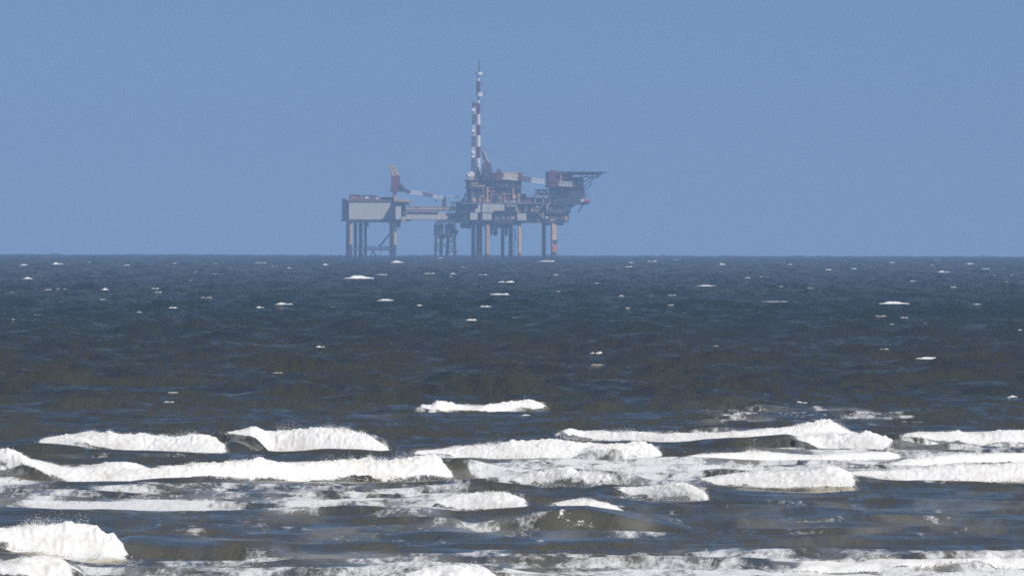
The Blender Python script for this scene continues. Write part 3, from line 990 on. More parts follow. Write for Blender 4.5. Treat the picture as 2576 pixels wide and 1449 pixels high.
L.box('end_landing', 'tan', 150, 228, 768, 776, 2, 6)
L.box('crane_house', 'white', 852, 925, 640, 832, -6.5, -0.003)
L.box('crane_base', 'navy', 668, 846, 536, 574, 3, 18)  # dark colour paints in the shaded side of the crane support
L.box('crane_deck', 'tan', 842, 1040, 576, 600, -8.0, 6)
L.box('crane_deck_fascia', 'brown', 845, 1035, 600, 640, -6.6, 5)
L.rail(842, 1040, 576, -7.9, 1.1, 'yellow')
L.box('stair_tower', 'navy', 930, 982, 602, 832, -2, 4)  # pillar shading painted in with the navy colour
L.box('stair_foot', 'white', 935, 985, 800, 832, -3.2, -2.003)
for u0, u1, yy in ((235, 270, 1.2), (820, 860, 1.2)):
    L.leg(u0, u1, 860, yy, 1168)
for u0, u1, yy in ((182, 226, 20), (765, 813, 20)):
    L.leg(u0, u1, 860, yy, 1168, 'tan')  # rear legs coloured duller than the front pair to paint in their shade
for u0, u1, yy, m_ in ((290, 335, 10, 'dark'), (355, 405, 14, 'dark'), (425, 465, 9, 'brown')):
    L.leg(u0, u1, 860, yy, 1190, m_)
for yy in (2, 20):
    L.pipe('brace', 'dark', [(262, 1232, yy), (835, 1232, yy)], 0.45)
L.pipe('brace', 'brown', [(632, 1190, 14), (768, 1030, 14)], 0.42)
L.pipe('brace', 'dark', [(505, 1345, 8), (545, 1245, 8)], 0.3)
L.pipe('brace', 'dark', [(600, 1345, 8), (545, 1245, 8)], 0.3)
L.pipe('brace', 'dark', [(652, 1360, 3), (652, 1236, 3)], 0.14)
L.box('lower_walkway', 'dark', 430, 770, 1196, 1212, 6, 9)
L.rail(430, 770, 1196, 6, 1.1, 'dark')
L.box('hanging_tank', 'grey', 868, 914, 872, 940, 3, 7)
L.box('hanging_tank', 'tan', 768, 815, 862, 898, 1.4, 5)
L.box('landing', 'yellow', 920, 985, 842, 856, -3, -0.4)
L.box('hanging_tank', 'teal', 465, 490, 872, 930, 9, 12)

# things on the roof of the left platform
for lab, mat, u0, u1, v0, yy in (
        ('long red shipping container nearest the corner of the left platform roof', 'red', 234, 392, 504, 2.0),
        ('blue-grey container between two red ones on the left platform roof', 'navy', 408, 535, 508, 3.5),
        ('short red container next to the crane on the left platform roof', 'red', 545, 610, 512, 2.0)):
    c = Thing('shipping_container', lab, 'container', (xx((u0 + u1) / 2, yy), yy + 1.2, zz(574)), 'containers on the left platform roof')
    bd = c.box('body', mat, u0, u1, v0, 573.9, yy, yy + 2.6)
    for i in range(int((u1 - u0) / 14)):
        x = xx(u0, yy) + 0.25 + i * 0.487
        c.part('rib', MB().box(x, x + 0.16, yy - 0.06, yy - 0.001, zz(572), zz(v0 + 2)), mat, bd)
    if mat == 'navy':
        c.box('white_panel', 'white_paint', 440, 490, 530, 556, yy - 0.1, yy - 0.002)
    elif u0 < 300:
        c.box('white_panel', 'white_paint', 268, 300, 538, 548, yy - 0.1, yy - 0.062)
    else:
        c.box('white_panel', 'white_paint', 585, 610, 545, 562, yy - 0.1, yy - 0.062)

# left crane
C1 = Thing('pedestal_crane', 'red crane with yellow gantry head standing on the left platform', 'crane', (xx(840, -1), -1, zz(576)), 'offshore cranes')
C1.part('pedestal', MB().tube((xx(838, -1), -1, zz(576)), (xx(838, -1), -1, zz(450)), 0.85, n=16), 'tan')
C1.part('machine_house', MB().prism([(xx(760), zz(452)), (xx(800), zz(470)), (xx(950), zz(462)), (xx(965), zz(410)), (xx(925), zz(360)), (xx(870), zz(350)), (xx(800), zz(400))], -2.8, 0.8), 'maroon')
C1.part('mast_tower', MB().prism([(xx(788), zz(450)), (xx(906), zz(450)), (xx(900), zz(250)), (xx(790), zz(235))], -1.9, 0.2), 'red')
C1.part('gantry_head', MB().lattice((xx(838), -0.9, zz(245)), (xx(794), -0.9, zz(118)), 1.9, 2.0, 4, 0.22, 0.15), 'yellow')
C1.part('gantry_leg', MB().tube((xx(895), -0.9, zz(250)), (xx(800), -0.9, zz(125)), 0.28), 'yellow')
C1.part('head_sheave', MB().box(xx(770), xx(830), -1.6, -0.2, zz(155), zz(128)), 'tan')
C1.part('cab', MB().box(xx(905), xx(950), -3.6, -2.81, zz(450), zz(390)), 'navy')
C1.part('cab_window', MB().box(xx(912), xx(946), -3.66, -3.603, zz(425), zz(397)), 'glass')
bt = [(945, 440), (1040, 470), (1200, 488), (1340, 520), (1480, 545)]
bm_ = ['red_paint', 'white_paint', 'red_paint', 'white_paint']
for i in range(4):
    a, b = bt[i], bt[i + 1]
    w = 1.5 - 0.12 * i
    C1.part('boom_section', MB().lattice((xx(a[0]), -1, zz(a[1])), (xx(b[0]), -1, zz(b[1])), w, w, 4, 0.17, 0.13), bm_[i])
C1.part('hoist_cable', MB().tube((xx(796), -0.9, zz(128)), (xx(1470), -1, zz(535)), 0.05, n=4), 'dark')
C1.part('hoist_cable', MB().tube((xx(796), -0.7, zz(128)), (xx(1200), -0.8, zz(470)), 0.05, n=4), 'dark')
C1.part('hook_block', MB().box(xx(1375), xx(1400), -1.4, -0.6, zz(602), zz(575)), 'dark')
C1.part('hook_rope', MB().tube((xx(1388), -1, zz(577)), (xx(1388), -1, zz(528)), 0.05, n=4), 'dark')

# ------------------------------------------------------------------ bridge
B = Thing('footbridge', 'white covered bridge linking the two platforms above the sea', 'bridge', (xx(1340), 15, zz(835)))
B.box('girder_wall', 'white', 988, 1690, 742, 828, 12, 16)
B.box('bottom_flange', 'grey', 982, 1694, 828, 838, 11.7, 16.3)
for i in range(11):
    u = 1000 + i * 66
    B.box('stiffener', 'white', u, u + 5, 744, 826, 11.85, 11.998)
B.box('walkway', 'brown', 988, 1694, 702, 716, 11.4, 16.4)
B.pipe('handrail', 'yellow', [(988, 694, 11.3), (1694, 698, 11.3)], 0.16)
B.pipe('pipeline', 'tan', [(988, 678, 12.2), (1694, 680, 12.2)], 0.22)
B.pipe('pipeline', 'brown', [(988, 664, 13.2), (1694, 668, 13.2)], 0.20)
for i in range(26):
    u = 992 + i * 28
    B.pipe('rail_post', 'brown', [(u, 742 if u < 1430 else 704, 11.3), (u, 668, 11.3)], 0.09, n=4)
B.pipe('pipeline', 'brown', [(988, 732, 11.5), (1420, 734, 11.5)], 0.30)
B.box('boom_rest', 'maroon', 1474, 1516, 528, 700, 13, 14.5)
B.part('boom_rest_saddle', MB().box(xx(1468, 12), xx(1522, 12), 12.0, 15.0, zz(552), zz(544)), 'brown')
B.pipe('gantry_post', 'tan', [(1560, 702, 12), (1600, 610, 12)], 0.14)
B.pipe('gantry_post', 'tan', [(1640, 702, 12), (1600, 610, 12)], 0.14)
B.pipe('gantry_post', 'tan', [(1535, 702, 12), (1535, 590, 12)], 0.12)
B.pipe('gantry_beam', 'tan', [(1520, 604, 12), (1690, 598, 12)], 0.14)
B.pipe('white_handrail', 'white_paint', [(1520, 532, 13), (1560, 526, 13), (1600, 530, 13), (1640, 525, 13), (1700, 530, 13)], 0.13)
B.box('walkway_upper', 'dark', 1520, 1700, 536, 541, 12, 15)
B.pipe('stair_rail', 'tan', [(1035, 570, 11.5), (1110, 640, 11.5), (1180, 664, 11.5)], 0.18)

# ------------------------------------------------------------------ bridge jacket
J = Thing('support_jacket', 'dark four-legged steel jacket standing in the sea below the bridge', 'jacket', (xx(1515), 8, 0))
top = {0: (1392, 1355), 1: (1462, 1430), 2: (1560, 1532), 3: (1630, 1648)}
for i, (u0, u1, yy) in enumerate(((1392, 1380, 4), (1462, 1452, 12), (1555, 1530, 12), (1628, 1648, 4))):
    J.part('leg', MB().tube((xx(u0, yy), yy, zz(880)), (xx(u1, yy), yy, -DEP), 0.62, 0.78, n=12), 'dark')
J.box('top_frame', 'dark', 1420, 1665, 842, 872, 3, 13)
J.box('cross_deck', 'dark', 1372, 1660, 1020, 1040, 3.5, 12.5)
J.box('service_block', 'navy', 1375, 1490, 905, 1020, 5, 11)
J.box('service_block', 'navy', 1535, 1625, 890, 1020, 5, 11)
J.box('side_landing', 'dark', 1622, 1682, 968, 1032, 4, 8)
for i in range(7):
    u = 1385 + i * 42
    J.pipe('conductor', 'dark', [(u, 872, 8), (u + (8 - i) * 0, 1020, 8)], 0.22, n=6)
J.box('service_block', 'dark', 1430, 1600, 1040, 1075, 5, 11)
for a, b in (((1398, 1060), (1520, 1180)), ((1520, 1060), (1400, 1180)), ((1540, 1060), (1640, 1180)), ((1632, 1060), (1545, 1180)),
             ((1545, 1180), (1645, 1300)), ((1640, 1180), (1545, 1300)), ((1395, 1190), (1470, 1310)), ((1390, 1185), (1640, 1185))):
    J.pipe('brace', 'dark', [(a[0], a[1], 4.2), (b[0], b[1], 4.2)], 0.26, n=6)

# ------------------------------------------------------------------ main platform (U = right-sheet units, u = U + 1610)
O = 1610


def T(U):
    return U + O


P = Thing('gas_platform', 'larger main platform stacked with dark modules, mast and helideck at right', 'platform', (xx(T(750)), 15, 0))
# decks
P.box('cellar_deck', 'dark', T(90), T(1490), 846, 876, 0, 28)
P.box('mezzanine_deck', 'dark', T(95), T(1560), 736, 746, 0.2, 27)
P.box('main_deck', 'grey', T(80), T(1330), 610, 624, -0.6, 28)
P.box('module_core', 'navy', T(105), T(1180), 624, 846, 5, 26)
# white wall panels between the decks
for U0, U1, v0, v1, yy in ((232, 330, 738, 835, -1.2), (392, 470, 626, 735, -1.2), (474, 545, 626, 735, -1.2), (398, 462, 747, 836, -1.2), (466, 520, 747, 836, -1.2),
                           (545, 692, 628, 702, -1.0), (862, 986, 748, 842, -1.2), (335, 372, 630, 690, -0.8), (300, 372, 690, 735, -0.8)):
    P.box('wall_panel', 'white', T(U0), T(U1), v0, v1, yy, yy + 2.2)
P.box('wall_panel', 'grey', T(715), T(860), 626, 660, -0.6, 1.0)
P.box('wall_panel', 'grey', T(560), T(600), 748, 838, 1.0, 2.0)
P.box('wall_panel', 'grey', T(650), T(690), 752, 838, 1.0, 2.0)
P.box('tank_skirt', 'tan', T(545), T(690), 702, 716, -1.0, 1.0)
for U in (705, 760, 800):
    P.box('white_light_box', 'white_paint', T(U), T(U + 34), 588, 596, -0.9, -0.3)
    P.box('white_light_box', 'white_paint', T(U + 25), T(U + 56), 652, 658, -0.9, -0.62)
P.clutter(rn, T(110), T(225), 630, 840, 1.2, 9, ['navy', 'dark', 'grey'], 2)
P.clutter(rn, T(540), T(860), 746, 842, 0.8, 24, ['grey', 'grey', 'teal', 'white', 'white', 'tan'], 2.0)
P.clutter(rn, T(690), T(1160), 626, 734, 0.6, 26, ['grey', 'grey', 'brown', 'brown', 'teal', 'white', 'tan', 'yellow'], 2.0)
P.clutter(rn, T(990), T(1200), 748, 842, 1.2, 8, ['navy', 'grey', 'dark', 'tan'], 2.5)
P.rail(T(80), T(1100), 610, -0.5, 1.1, 'grey')
P.rail(T(95), T(1550), 736, 0.0, 1.1, 'grey')
P.rail(T(90), T(1490), 846, -0.1, 1.1, 'grey')
# left end platforms
P.box('side_block', 'navy', T(92), T(232), 592, 846, 6, 27)  # navy colour stands in for the shadow the white modules cast leftward
P.clutter(rn, T(100), T(225), 520, 606, 1.0, 10, ['navy', 'dark', 'grey', 'maroon'], 3)
P.pipe('vent_pipe', 'grey', [(T(150), 610, 3), (T(165), 480, 3)], 0.3)
P.pipe('vent_pipe', 'dark', [(T(190), 610, 5), (T(205), 430, 5)], 0.35)
P.pipe('brace', 'dark', [(T(110), 600, 2), (T(225), 430, 2)], 0.3)
# upper modules
P.box('upper_module', 'maroon', T(228), T(912), 412, 606, 5, 24)
P.box('upper_module', 'brown', T(222), T(920), 312, 402, 4, 24)
P.box('upper_deck', 'brown', T(215), T(926), 402, 412, 0, 25)
P.box('top_deck', 'brown', T(212), T(948), 300, 312, 0, 25)
P.rail(T(215), T(926), 402, 0.1, 1.1, 'tan')
P.rail(T(212), T(948), 300, 0.1, 1.1, 'tan')
P.box('red_module', 'red', T(650), T(785), 500, 606, 1.0, 4.9)
P.box('red_module', 'red', T(822), T(905), 430, 540, 1.5, 4.9)
P.box('red_module', 'red', T(262), T(395), 548, 606, 1.0, 4.9)
P.box('dark_module', 'navy', T(240), T(440), 420, 540, 1.5, 4.9)
P.box('dark_module', 'navy', T(510), T(640), 425, 560, 2.0, 4.9)
P.clutter(rn, T(232), T(900), 318, 400, 0.8, 40, ['tan', 'yellow', 'brown', 'grey', 'yellow', 'maroon', 'teal', 'tan'], 2.8)
P.clutter(rn, T(232), T(900), 420, 606, 0.5, 26, ['brown', 'grey', 'tan', 'maroon', 'teal', 'tan', 'yellow', 'red'], 0.5)
P.pipe('yellow_post', 'yellow', [(T(461), 606, -0.4), (T(463), 398, -0.4)], 0.42)
for du in (-42, 34):
    P.pipe('yellow_strut', 'yellow', [(T(461 + du), 606, -0.4), (T(462 + du * 0.2), 560, -0.4)], 0.24)
P.pipe('yellow_post', 'yellow', [(T(806), 552, -0.2), (T(806), 335, -0.2)], 0.42)
P.pipe('yellow_pipe', 'yellow', [(T(806), 404, -0.3), (T(905), 404, -0.3)], 0.2)
P.pipe('yellow_pipe', 'tan', [(T(240), 352, 0.3), (T(400), 352, 0.3), (T(400), 440, 0.3)], 0.32)
P.pipe('yellow_pipe', 'tan', [(T(250), 384, 0.3), (T(430), 384, 0.3)], 0.28)
P.box('teal_tank', 'teal', T(590), T(630), 520, 560, 0.2, 1.8)
P.box('grey_house', 'grey', T(530), T(580), 330, 372, 0, 2)
# top level
P.box('top_house', 'brown', T(232), T(400), 240, 300, 4, 18)
P.box('top_house', 'maroon', T(515), T(690), 205, 300, 5, 18)
P.box('top_house', 'tan', T(640), T(940), 200, 300, 6, 20)
P.box('roof_cabin', 'maroon', T(598), T(646), 158, 206, 7, 11)
P.part('corner_tank', MB().tube((xx(T(905), 3), 3, zz(300)), (xx(T(905), 3), 3, zz(205)), 1.1, n=14), 'brown')
P.clutter(rn, T(240), T(640), 215, 300, 2.0, 14, ['tan', 'brown', 'maroon', 'grey'], 2)
for U, v0 in ((205, 215), (238, 192), (262, 200)):
    P.part('white_flue', MB().lathe(xx(T(U), 3), 3, [(0.5, zz(300)), (0.75, zz(262)), (0.9, zz(v0 + 8)), (0.5, zz(v0))], 12), 'white_paint')
P.box('white_cowl', 'white_paint', T(200), T(288), 222, 262, 2, 2.9)
# right part: between modules
P.box('low_house', 'red', T(962), T(1096), 532, 606, 2, 8)
P.box('low_house', 'dark', T(918), T(980), 488, 606, 3, 9)
P.box('low_house', 'navy', T(1090), T(1290), 540, 606, 3, 20)
P.box('pipe_rack_deck', 'brown', T(1090), T(1352), 504, 512, 0, 14)
P.box('pipe_rack_roof', 'maroon', T(1120), T(1345), 428, 448, 1, 13)
P.clutter(rn, T(1098), T(1345), 440, 504, 0.3, 20, ['brown', 'tan', 'maroon', 'yellow', 'yellow'], 2)
P.rail(T(1090), T(1352), 504, 0.05, 1.1, 'tan')
P.box('white_light_box', 'white_paint', T(1320), T(1345), 462, 474, -0.5, 0.2)
for U in (1105, 1210, 1300):
    P.pipe('rack_post', 'tan', [(T(U), 512, 1), (T(U - 5), 612, 1)], 0.24)
P.pipe('brace', 'grey', [(T(1285), 515, -0.3), (T(1130), 725, -0.3)], 0.32)
P.pipe('brace', 'brown', [(T(1132), 742, -0.4), (T(1232), 842, -0.4)], 0.40)
P.pipe('riser', 'tan', [(T(1275), 612, -0.6), (T(1252), 736, -0.6)], 0.35)
P.pipe('riser', 'tan', [(T(1195), 736, -0.6), (T(1205), 800, -0.6)], 0.40)
P.pipe('riser', 'tan', [(T(1258), 640, -0.9), (T(1258), 700, -0.9)], 0.5)
P.box('white_light_box', 'white_paint', T(1118), T(1142), 650, 668, -0.4, 0.3)
# accommodation tower
P.box('quarters_lower', 'navy', T(1345), T(1705), 404, 632, 1, 24)
P.box('quarters_lower', 'navy', T(1705), T(1762), 404, 560, 3, 22)
P.box('quarters_base', 'navy', T(1180), T(1575), 624, 738, 2.5, 24)
P.box('quarters_base', 'navy', T(1200), T(1550), 746, 846, 2.5, 24)
P.clutter(rn, T(1280), T(1560), 640, 736, 0.8, 16, ['navy', 'grey', 'dark', 'brown'], 1.2)
P.clutter(rn, T(1240), T(1540), 760, 846, 0.6, 18, ['navy', 'grey', 'brown', 'tan', 'dark'], 1.2)
P.box('quarters_floor', 'dark', T(1300), T(1770), 395, 405, 0, 24)
P.part('quarters_balcony', MB().prism([(xx(T(1640)), zz(632)), (xx(T(1790)), zz(632)), (xx(T(1830)), zz(610)), (xx(T(1830)), zz(600)), (xx(T(1640)), zz(615))], 1.2, 14), 'dark')
P.box('quarters_upper', 'maroon', T(1288), T(1600), 190, 396, 2, 22)
P.box('quarters_upper', 'maroon', T(1600), T(1745), 262, 396, 4, 20)
P.box('stair_cladding', 'grey', T(1600), T(1735), 300, 392, 2.8, 3.99)
P.box('shade_block', 'navy', T(1672), T(1732), 292, 372, 0.5, 2.79)
P.part('control_cabin', MB().lathe(xx(T(1345), 4), 4, [(1.2, zz(260)), (2.0, zz(235)), (2.0, zz(190)), (1.4, zz(172))], 14), 'maroon')
for vr in (430, 480, 530, 580):                            # window rows of the quarters
    for i in range(8):
        U = 1385 + i * 40
        P.box('window', 'glass', T(U), T(U + 16), vr, vr + 16, 0.93, 0.997)
for vr in (225, 270):
    for i in range(6):
        U = 1400 + i * 32
        P.box('window', 'glass', T(U), T(U + 13), vr, vr + 15, 1.93, 1.997)
P.clutter(rn, T(1395), T(1735), 205, 392, 1.0, 22, ['brown', 'grey', 'maroon', 'dark', 'tan'], 0.6)
P.pipe('side_ladder', 'dark', [(T(1745), 560, 3), (T(1800), 480, 3)], 0.18)
P.pipe('side_ladder', 'dark', [(T(1752), 470, 3), (T(1800), 490, 3)], 0.14)
P.pipe('brace', 'dark', [(T(1740), 632, 4), (T(1668), 730, 4)], 0.26)
P.pipe('brace', 'grey', [(T(1500), 632, -0.2), (T(1490), 745, -0.2)], 0.2)
P.part('corner_bracket', MB().prism([(xx(T(1560)), zz(738)), (xx(T(1575)), zz(632)), (xx(T(1650)), zz(632)), (xx(T(1580)), zz(680))], 3, 20), 'navy')
# helideck
hx, hy, hr = xx(T(1735), 8), 8.0, 11.6
oc = [(hx + hr * math.cos(R(22.5 + 45 * k)), hy + hr * math.sin(R(22.5 + 45 * k))) for k in range(8)]
hd = MB()
hd.v = [(x, y, z) for z in (zz(204), zz(190)) for x, y in oc]
hd.f = [tuple(range(7, -1, -1)), tuple(range(8, 16))] + [(k, (k + 1) % 8, 8 + (k + 1) % 8, 8 + k) for k in range(8)]
ho = P.part('helideck', hd, 'dark')
net = MB()
for k in range(8):
    (x0, y0), (x1, y1) = oc[k], oc[(k + 1) % 8]
    s = 1.13
    ox = [(hx + (x - hx) * s, hy + (y - hy) * s) for x, y in (oc[k], oc[(k + 1) % 8])]
    for t in np.linspace(0, 1, 7):
        net.tube((x0 + (x1 - x0) * t, y0 + (y1 - y0) * t, zz(197)), (ox[0][0] + (ox[1][0] - ox[0][0]) * t, ox[0][1] + (ox[1][1] - ox[0][1]) * t, zz(190)), 0.07, n=4)
    net.tube((ox[0][0], ox[0][1], zz(190)), (ox[1][0], ox[1][1], zz(190)), 0.08, n=4)
P.part('safety_net', net, 'grey', ho)
for k in range(5):
    y = 1 + 3.5 * k
    P.part('helideck_beam', MB().box(xx(T(1400)), xx(T(2000), 0), y, y + 0.5, zz(232), zz(204)), 'dark', ho)
for (a, b) in (((1745, 395), (1960, 215)), ((1745, 262), (1950, 262)), ((1950, 262), (1950, 205)), ((1860, 262), (1880, 205)), ((1745, 330), (1870, 258)), ((1780, 440), (1860, 340)), ((1760, 262), (1850, 205))):
    for yy in (4, 14):
        P.pipe('helideck_strut', 'dark', [(T(a[0]), a[1], yy), (T(b[0]), b[1], yy)], 0.24, n=6)
P.box('deck_light', 'white_paint', T(1508), T(1524), 180, 186, 1, 1.6)
# legs and what hangs below the deck
for U0, U1, yy, split, m_ in ((248, 300, 22, 1200, 'dark'), (312, 394, 12, 1200, 'dark'), (430, 492, 1.5, 1288, 'tan'), (643, 690, 22, 1200, 'dark'), (747, 803, 14, 1200, 'dark'),
                              (866, 914, 1.5, 1280, 'yellow'), (1192, 1244, 22, 1200, 'dark'), (1308, 1384, 1.5, 1262, 'yellow')):
    P.leg(T(U0), T(U1), 870, yy, split, m_)
P.box('hanging_basket', 'dark', T(112), T(178), 878, 948, 4, 8)
P.box('hanging_basket', 'dark', T(190), T(245), 880, 950, 6, 12)
for U0, U1, v1 in ((505, 535, 1035), (548, 600, 1048), (620, 640, 930), (700, 735, 1045)):
    P.box('hanging_caisson', 'dark', T(U0), T(U1), 940, v1, 6, 8)
    P.pipe('caisson_hanger', 'dark', [(T((U0 + U1) / 2), 940, 7), (T((U0 + U1) / 2), 872, 7)], 0.25)
P.box('underdeck_module', 'navy', T(245), T(915), 876, 906, 6, 22)
P.box('underdeck_module', 'brown', T(430), T(640), 906, 940, 6, 14)
P.box('underdeck_module', 'navy', T(640), T(800), 906, 945, 8, 18)
P.pipe('caisson', 'grey', [(T(820), 876, 4), (T(845), 1120, 4)], 0.2)
P.pipe('caisson', 'grey', [(T(825), 960, 5), (T(825), 1370, 5)], 0.16)
P.pipe('caisson', 'tan', [(T(1328), 880, -0.4), (T(1328), 1180, -0.4)], 0.25)
P.box('boat_landing', 'dark', T(1318), T(1404), 1100, 1132, -0.6, 3.2)
P.part('leg_collar', MB().tube((xx(T(1352), 1.5), 1.5, zz(1252)), (xx(T(1352), 1.5), 1.5, zz(1168)), 1.42, n=16), 'orange')
P.box('underdeck_module', 'dark', T(1250), T(1480), 876, 905, 3, 20)
P.box('corner_platform', 'grey', T(1480), T(1550), 838, 866, 1, 8)
P.pipe('brace', 'dark', [(T(350), 1200, 12), (T(350), 1000, 12)], 0.2)

for lab, mat, U0, U1, v0, v1, yy in (('white-topped red lifeboat hung on the right end of the main platform', 'red', 1716, 1828, 552, 606, -1.6),
                                     ('small white rescue boat low on the main platform above the right legs', 'white_paint', 1232, 1268, 792, 812, -1.8)):
    lb = Thing('lifeboat', lab, 'lifeboat', (xx(T((U0 + U1) / 2), yy), yy + 1.4, zz(v1)))
    w = U1 - U0
    h = v1 - v0
    hull_ = MB().prism([(xx(T(U0)), zz(v0 + h * 0.55)), (xx(T(U0 + w * 0.12)), zz(v1)), (xx(T(U1 - w * 0.15)), zz(v1)), (xx(T(U1)), zz(v0 + h * 0.45))], yy, yy + 2.6)
    lb.part('hull', hull_, mat)
    can = MB().prism([(xx(T(U0 + w * 0.04)), zz(v0 + h * 0.55) + 0.01), (xx(T(U1 - w * 0.05)), zz(v0 + h * 0.5) + 0.01), (xx(T(U1 - w * 0.25)), zz(v0 + h * 0.1)), (xx(T(U0 + w * 0.18)), zz(v0))], yy + 0.2, yy + 2.4)
    lb.part('canopy', can, 'white_paint' if mat == 'white_paint' else 'orange')
    lb.part('davit', MB().tube((xx(T(U0 + w * 0.3)), yy + 1.3, zz(v0)), (xx(T(U0 + w * 0.3)), yy + 3.6, zz(v0 - h * 0.6)), 0.12, n=6), 'grey')
    if mat == 'red':
        lb.part('white_end', MB().box(xx(T(U0)) - 0.2, xx(T(U0 + 28)), yy - 0.15, yy - 0.01, zz(v0 + 34), zz(v0 + 4)), 'white_paint')

# main crane
C2 = Thing('pedestal_crane', 'main platform crane with long red and white lattice boom pointing right', 'crane', (xx(T(455), 0), 0, zz(300)), 'offshore cranes')
C2.part('pedestal', MB().tube((xx(T(455), 0), 0, zz(300)), (xx(T(455), 0), 0, zz(240)), 1.1, n=16), 'maroon')
C2.part('machine_house', MB().prism([(xx(T(385)), zz(300)), (xx(T(520)), zz(292)), (xx(T(522)), zz(170)), (xx(T(495)), zz(75)), (xx(T(440)), zz(60)), (xx(T(395)), zz(110))], -1.8, 1.8), 'maroon')
C2.part('winch_drum', MB().tube((xx(T(455)), -2.3, zz(208)), (xx(T(455)), -1.81, zz(208)), 2.1, n=24), 'navy')
C2.part('a_frame', MB().tube((xx(T(480)), -1.2, zz(90)), (xx(T(380)), -0.6, zz(-130)), 0.30).tube((xx(T(480)), 1.2, zz(90)), (xx(T(380)), 0.6, zz(-130)), 0.30).tube((xx(T(420)), 0, zz(70)), (xx(T(385)), 0, zz(-125)), 0.26), 'tan')
C2.part('a_frame_stair', MB().lattice((xx(T(468)), 0, zz(75)), (xx(T(415)), 0, zz(-50)), 1.2, 1.0, 5, 0.13, 0.1), 'tan')
bt = [(520, 232), (655, 248), (868, 272), (1035, 296), (1230, 322), (1402, 342), (1585, 352)]
bmats = ['red_paint', 'white_paint', 'red_paint', 'white_paint', 'red_paint', 'white_paint']
for i in range(6):
    a, b = bt[i], bt[i + 1]
    hgt = (1.7, 2.1, 2.0, 1.9, 1.85, 1.8)[i]
    C2.part('boom_section', MB().lattice((xx(T(a[0])), -2.2, zz(a[1] + 8)), (xx(T(b[0])), -2.2, zz(b[1] + 8)), 1.6, hgt, 6, 0.17, 0.12), bmats[i])
C2.part('boom_root', MB().box(xx(T(500)), xx(T(545)), -2.8, -1.81, zz(275), zz(205)), 'red_paint')
for e in (-2.6, -1.8):
    C2.part('luffing_cable', MB().tube((xx(T(385)), e + 2.2, zz(-128)), (xx(T(1580)), e, zz(335)), 0.06, n=4), 'dark')
C2.part('luffing_cable', MB().tube((xx(T(385)), 0, zz(-126)), (xx(T(1040)), -2.2, zz(270)), 0.05, n=4), 'dark')
C2.part('boom_tip', MB().box(xx(T(1585)), xx(T(1612)), -2.9, -1.5, zz(386), zz(345)), 'red_paint')


# masts: sheet coordinates x3, y3 of the mast drawing
def mu(x3):
    return T(-80.5 + 1.223 * x3)


def mv(y3):
    return -1369 + 1.223 * y3


MA = Thing('flare_stack', 'tall thick red and white banded stack with aerial on top', 'mast', (xx(mu(342), 6), 6, zz(300)))
mx_ = xx(mu(342), 6)
MA.part('mast_foot', MB().tube((mx_, 6, zz(300)), (mx_, 6, zz(mv(1258))), 1.25, 1.1, n=16), 'tan')
bands = [(1258, 1130, 'white_paint'), (1130, 1005, 'red_paint'), (1005, 882, 'white_paint'), (882, 766, 'red_paint'), (766, 650, 'white_paint'), (650, 532, 'red_paint')]
for i, (y0, y1, m_) in enumerate(bands):
    r = 1.08 - 0.03 * i
    MA.part('mast_band', MB().tube((mx_, 6, zz(mv(y0))), (mx_, 6, zz(mv(y1))), r, n=18), m_)
for (y0, y1, r, m_) in ((532, 500, 0.6, 'white_paint'), (500, 456, 0.35, 'grey'), (410, 290, 0.95, 'red_paint'), (290, 256, 0.6, 'white_paint'), (256, 222, 0.35, 'grey')):
    MA.part('mast_band', MB().tube((mx_, 6, zz(mv(y0))), (mx_, 6, zz(mv(y1))), r, n=14), m_)
for (y0, y1) in ((456, 415), (220, 190)):
    MA.part('aerial_ring', MB().tube((mx_ + 0.4, 6, zz(mv(y0))), (mx_ + 0.4, 6, zz(mv(y1))), 1.6, n=18), 'white_paint')
MA.part('mast_band', MB().tube((mx_, 6, zz(mv(415))), (mx_, 6, zz(mv(410))), 0.5, n=10), 'grey')
MA.part('aerial', MB().tube((mx_ + 0.3, 6, zz(mv(190))), (mx_ + 0.4, 6, zz(mv(56))), 0.30, 0.16, n=8), 'dark')
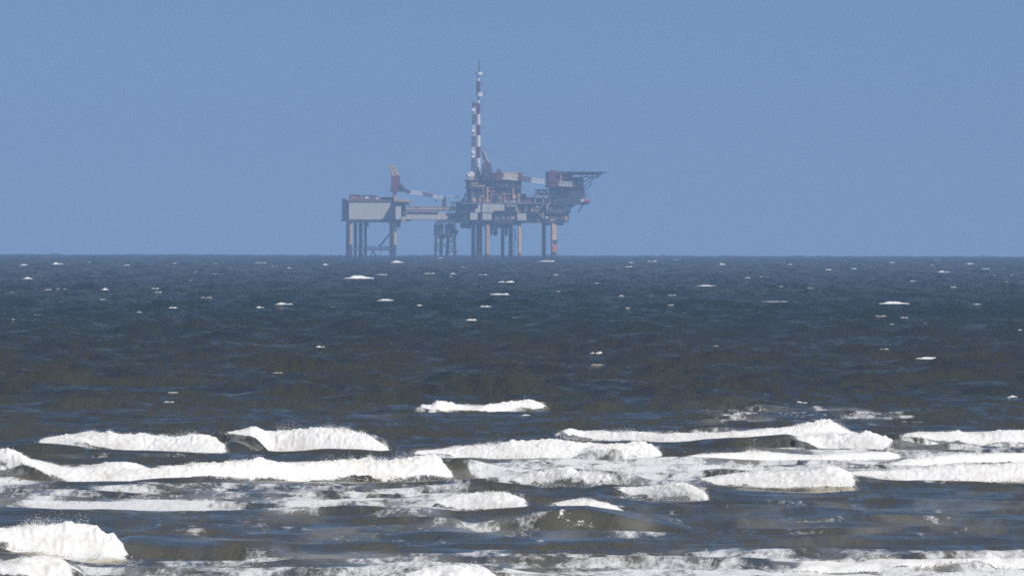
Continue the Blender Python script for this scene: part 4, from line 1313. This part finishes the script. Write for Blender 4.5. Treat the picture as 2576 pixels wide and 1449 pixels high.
for y3, w in ((805, 2.6), (560, 1.8), (320, 1.7), (350, -1.5), (515, 2.8), (220, 3.0), (430, 2.6), (1010, 1.8), (700, -1.2)):
    MA.part('aerial_bracket', MB().tube((mx_, 6, zz(mv(y3))), (mx_ + w, 5.4, zz(mv(y3 - 4))), 0.12, n=6).tube((mx_ + w, 5.4, zz(mv(y3 + 14))), (mx_ + w, 5.4, zz(mv(y3 - 24))), 0.10, n=6), 'grey')

MB_ = Thing('lattice_mast', 'thin red and white banded mast left of the tall thick stack', 'mast', (xx(mu(292), 5), 5, zz(300)))
nx_ = xx(mu(290), 5)
tb = [(1335, 1255, 'grey', 288), (1255, 1135, 'red_paint', 287), (1135, 1010, 'white_paint', 289), (1010, 888, 'red_paint', 290), (888, 766, 'white_paint', 293), (766, 650, 'red_paint', 294), (650, 580, 'white_paint', 294), (580, 525, 'red_paint', 294)]
for i, (y0, y1, m_, x3) in enumerate(tb):
    x = xx(mu(x3), 5)
    MB_.part('mast_section', MB().lattice((x, 5, zz(mv(y0))), (x + 0.01, 5, zz(mv(y1))), 1.35 - 0.05 * i, 1.35 - 0.05 * i, 4, 0.20, 0.14), m_)
for y3 in (615, 840, 1075, 1120):
    x = xx(mu(287), 5)
    MB_.part('dish', MB().lathe(x - 0.3, 4.2, [(0.25, zz(mv(y3 + 20))), (0.85, zz(mv(y3 + 6))), (0.85, zz(mv(y3 - 8))), (0.25, zz(mv(y3 - 20)))], 12), 'white_paint')


# ================================================================== THE AIR between here and the horizon
hz_v = [(x, y, z) for x in (-9200, 9200) for y in (-60, 12900) for z in (-22, 104)]
hz = link_mesh('haze', hz_v, [(0, 1, 3, 2), (4, 6, 7, 5), (0, 4, 5, 1), (2, 3, 7, 6), (0, 2, 6, 4), (1, 5, 7, 3)])
hz['kind'] = 'stuff'
hz['label'] = 'pale blue sea haze lying over the water to the horizon'
hm = bpy.data.materials.new('sea_haze')
hm.use_nodes = True
hn, hl = hm.node_tree.nodes, hm.node_tree.links
hn.remove(hn['Principled BSDF'])
pv = hn.new('ShaderNodeVolumePrincipled')
pv.inputs['Color'].default_value = (0.33, 0.535, 0.91, 1)
pv.inputs['Density'].default_value = 1.08e-4
pv.inputs['Anisotropy'].default_value = -0.25
hl.new(pv.outputs[0], hn['Material Output'].inputs['Volume'])
hz.data.materials.append(hm)
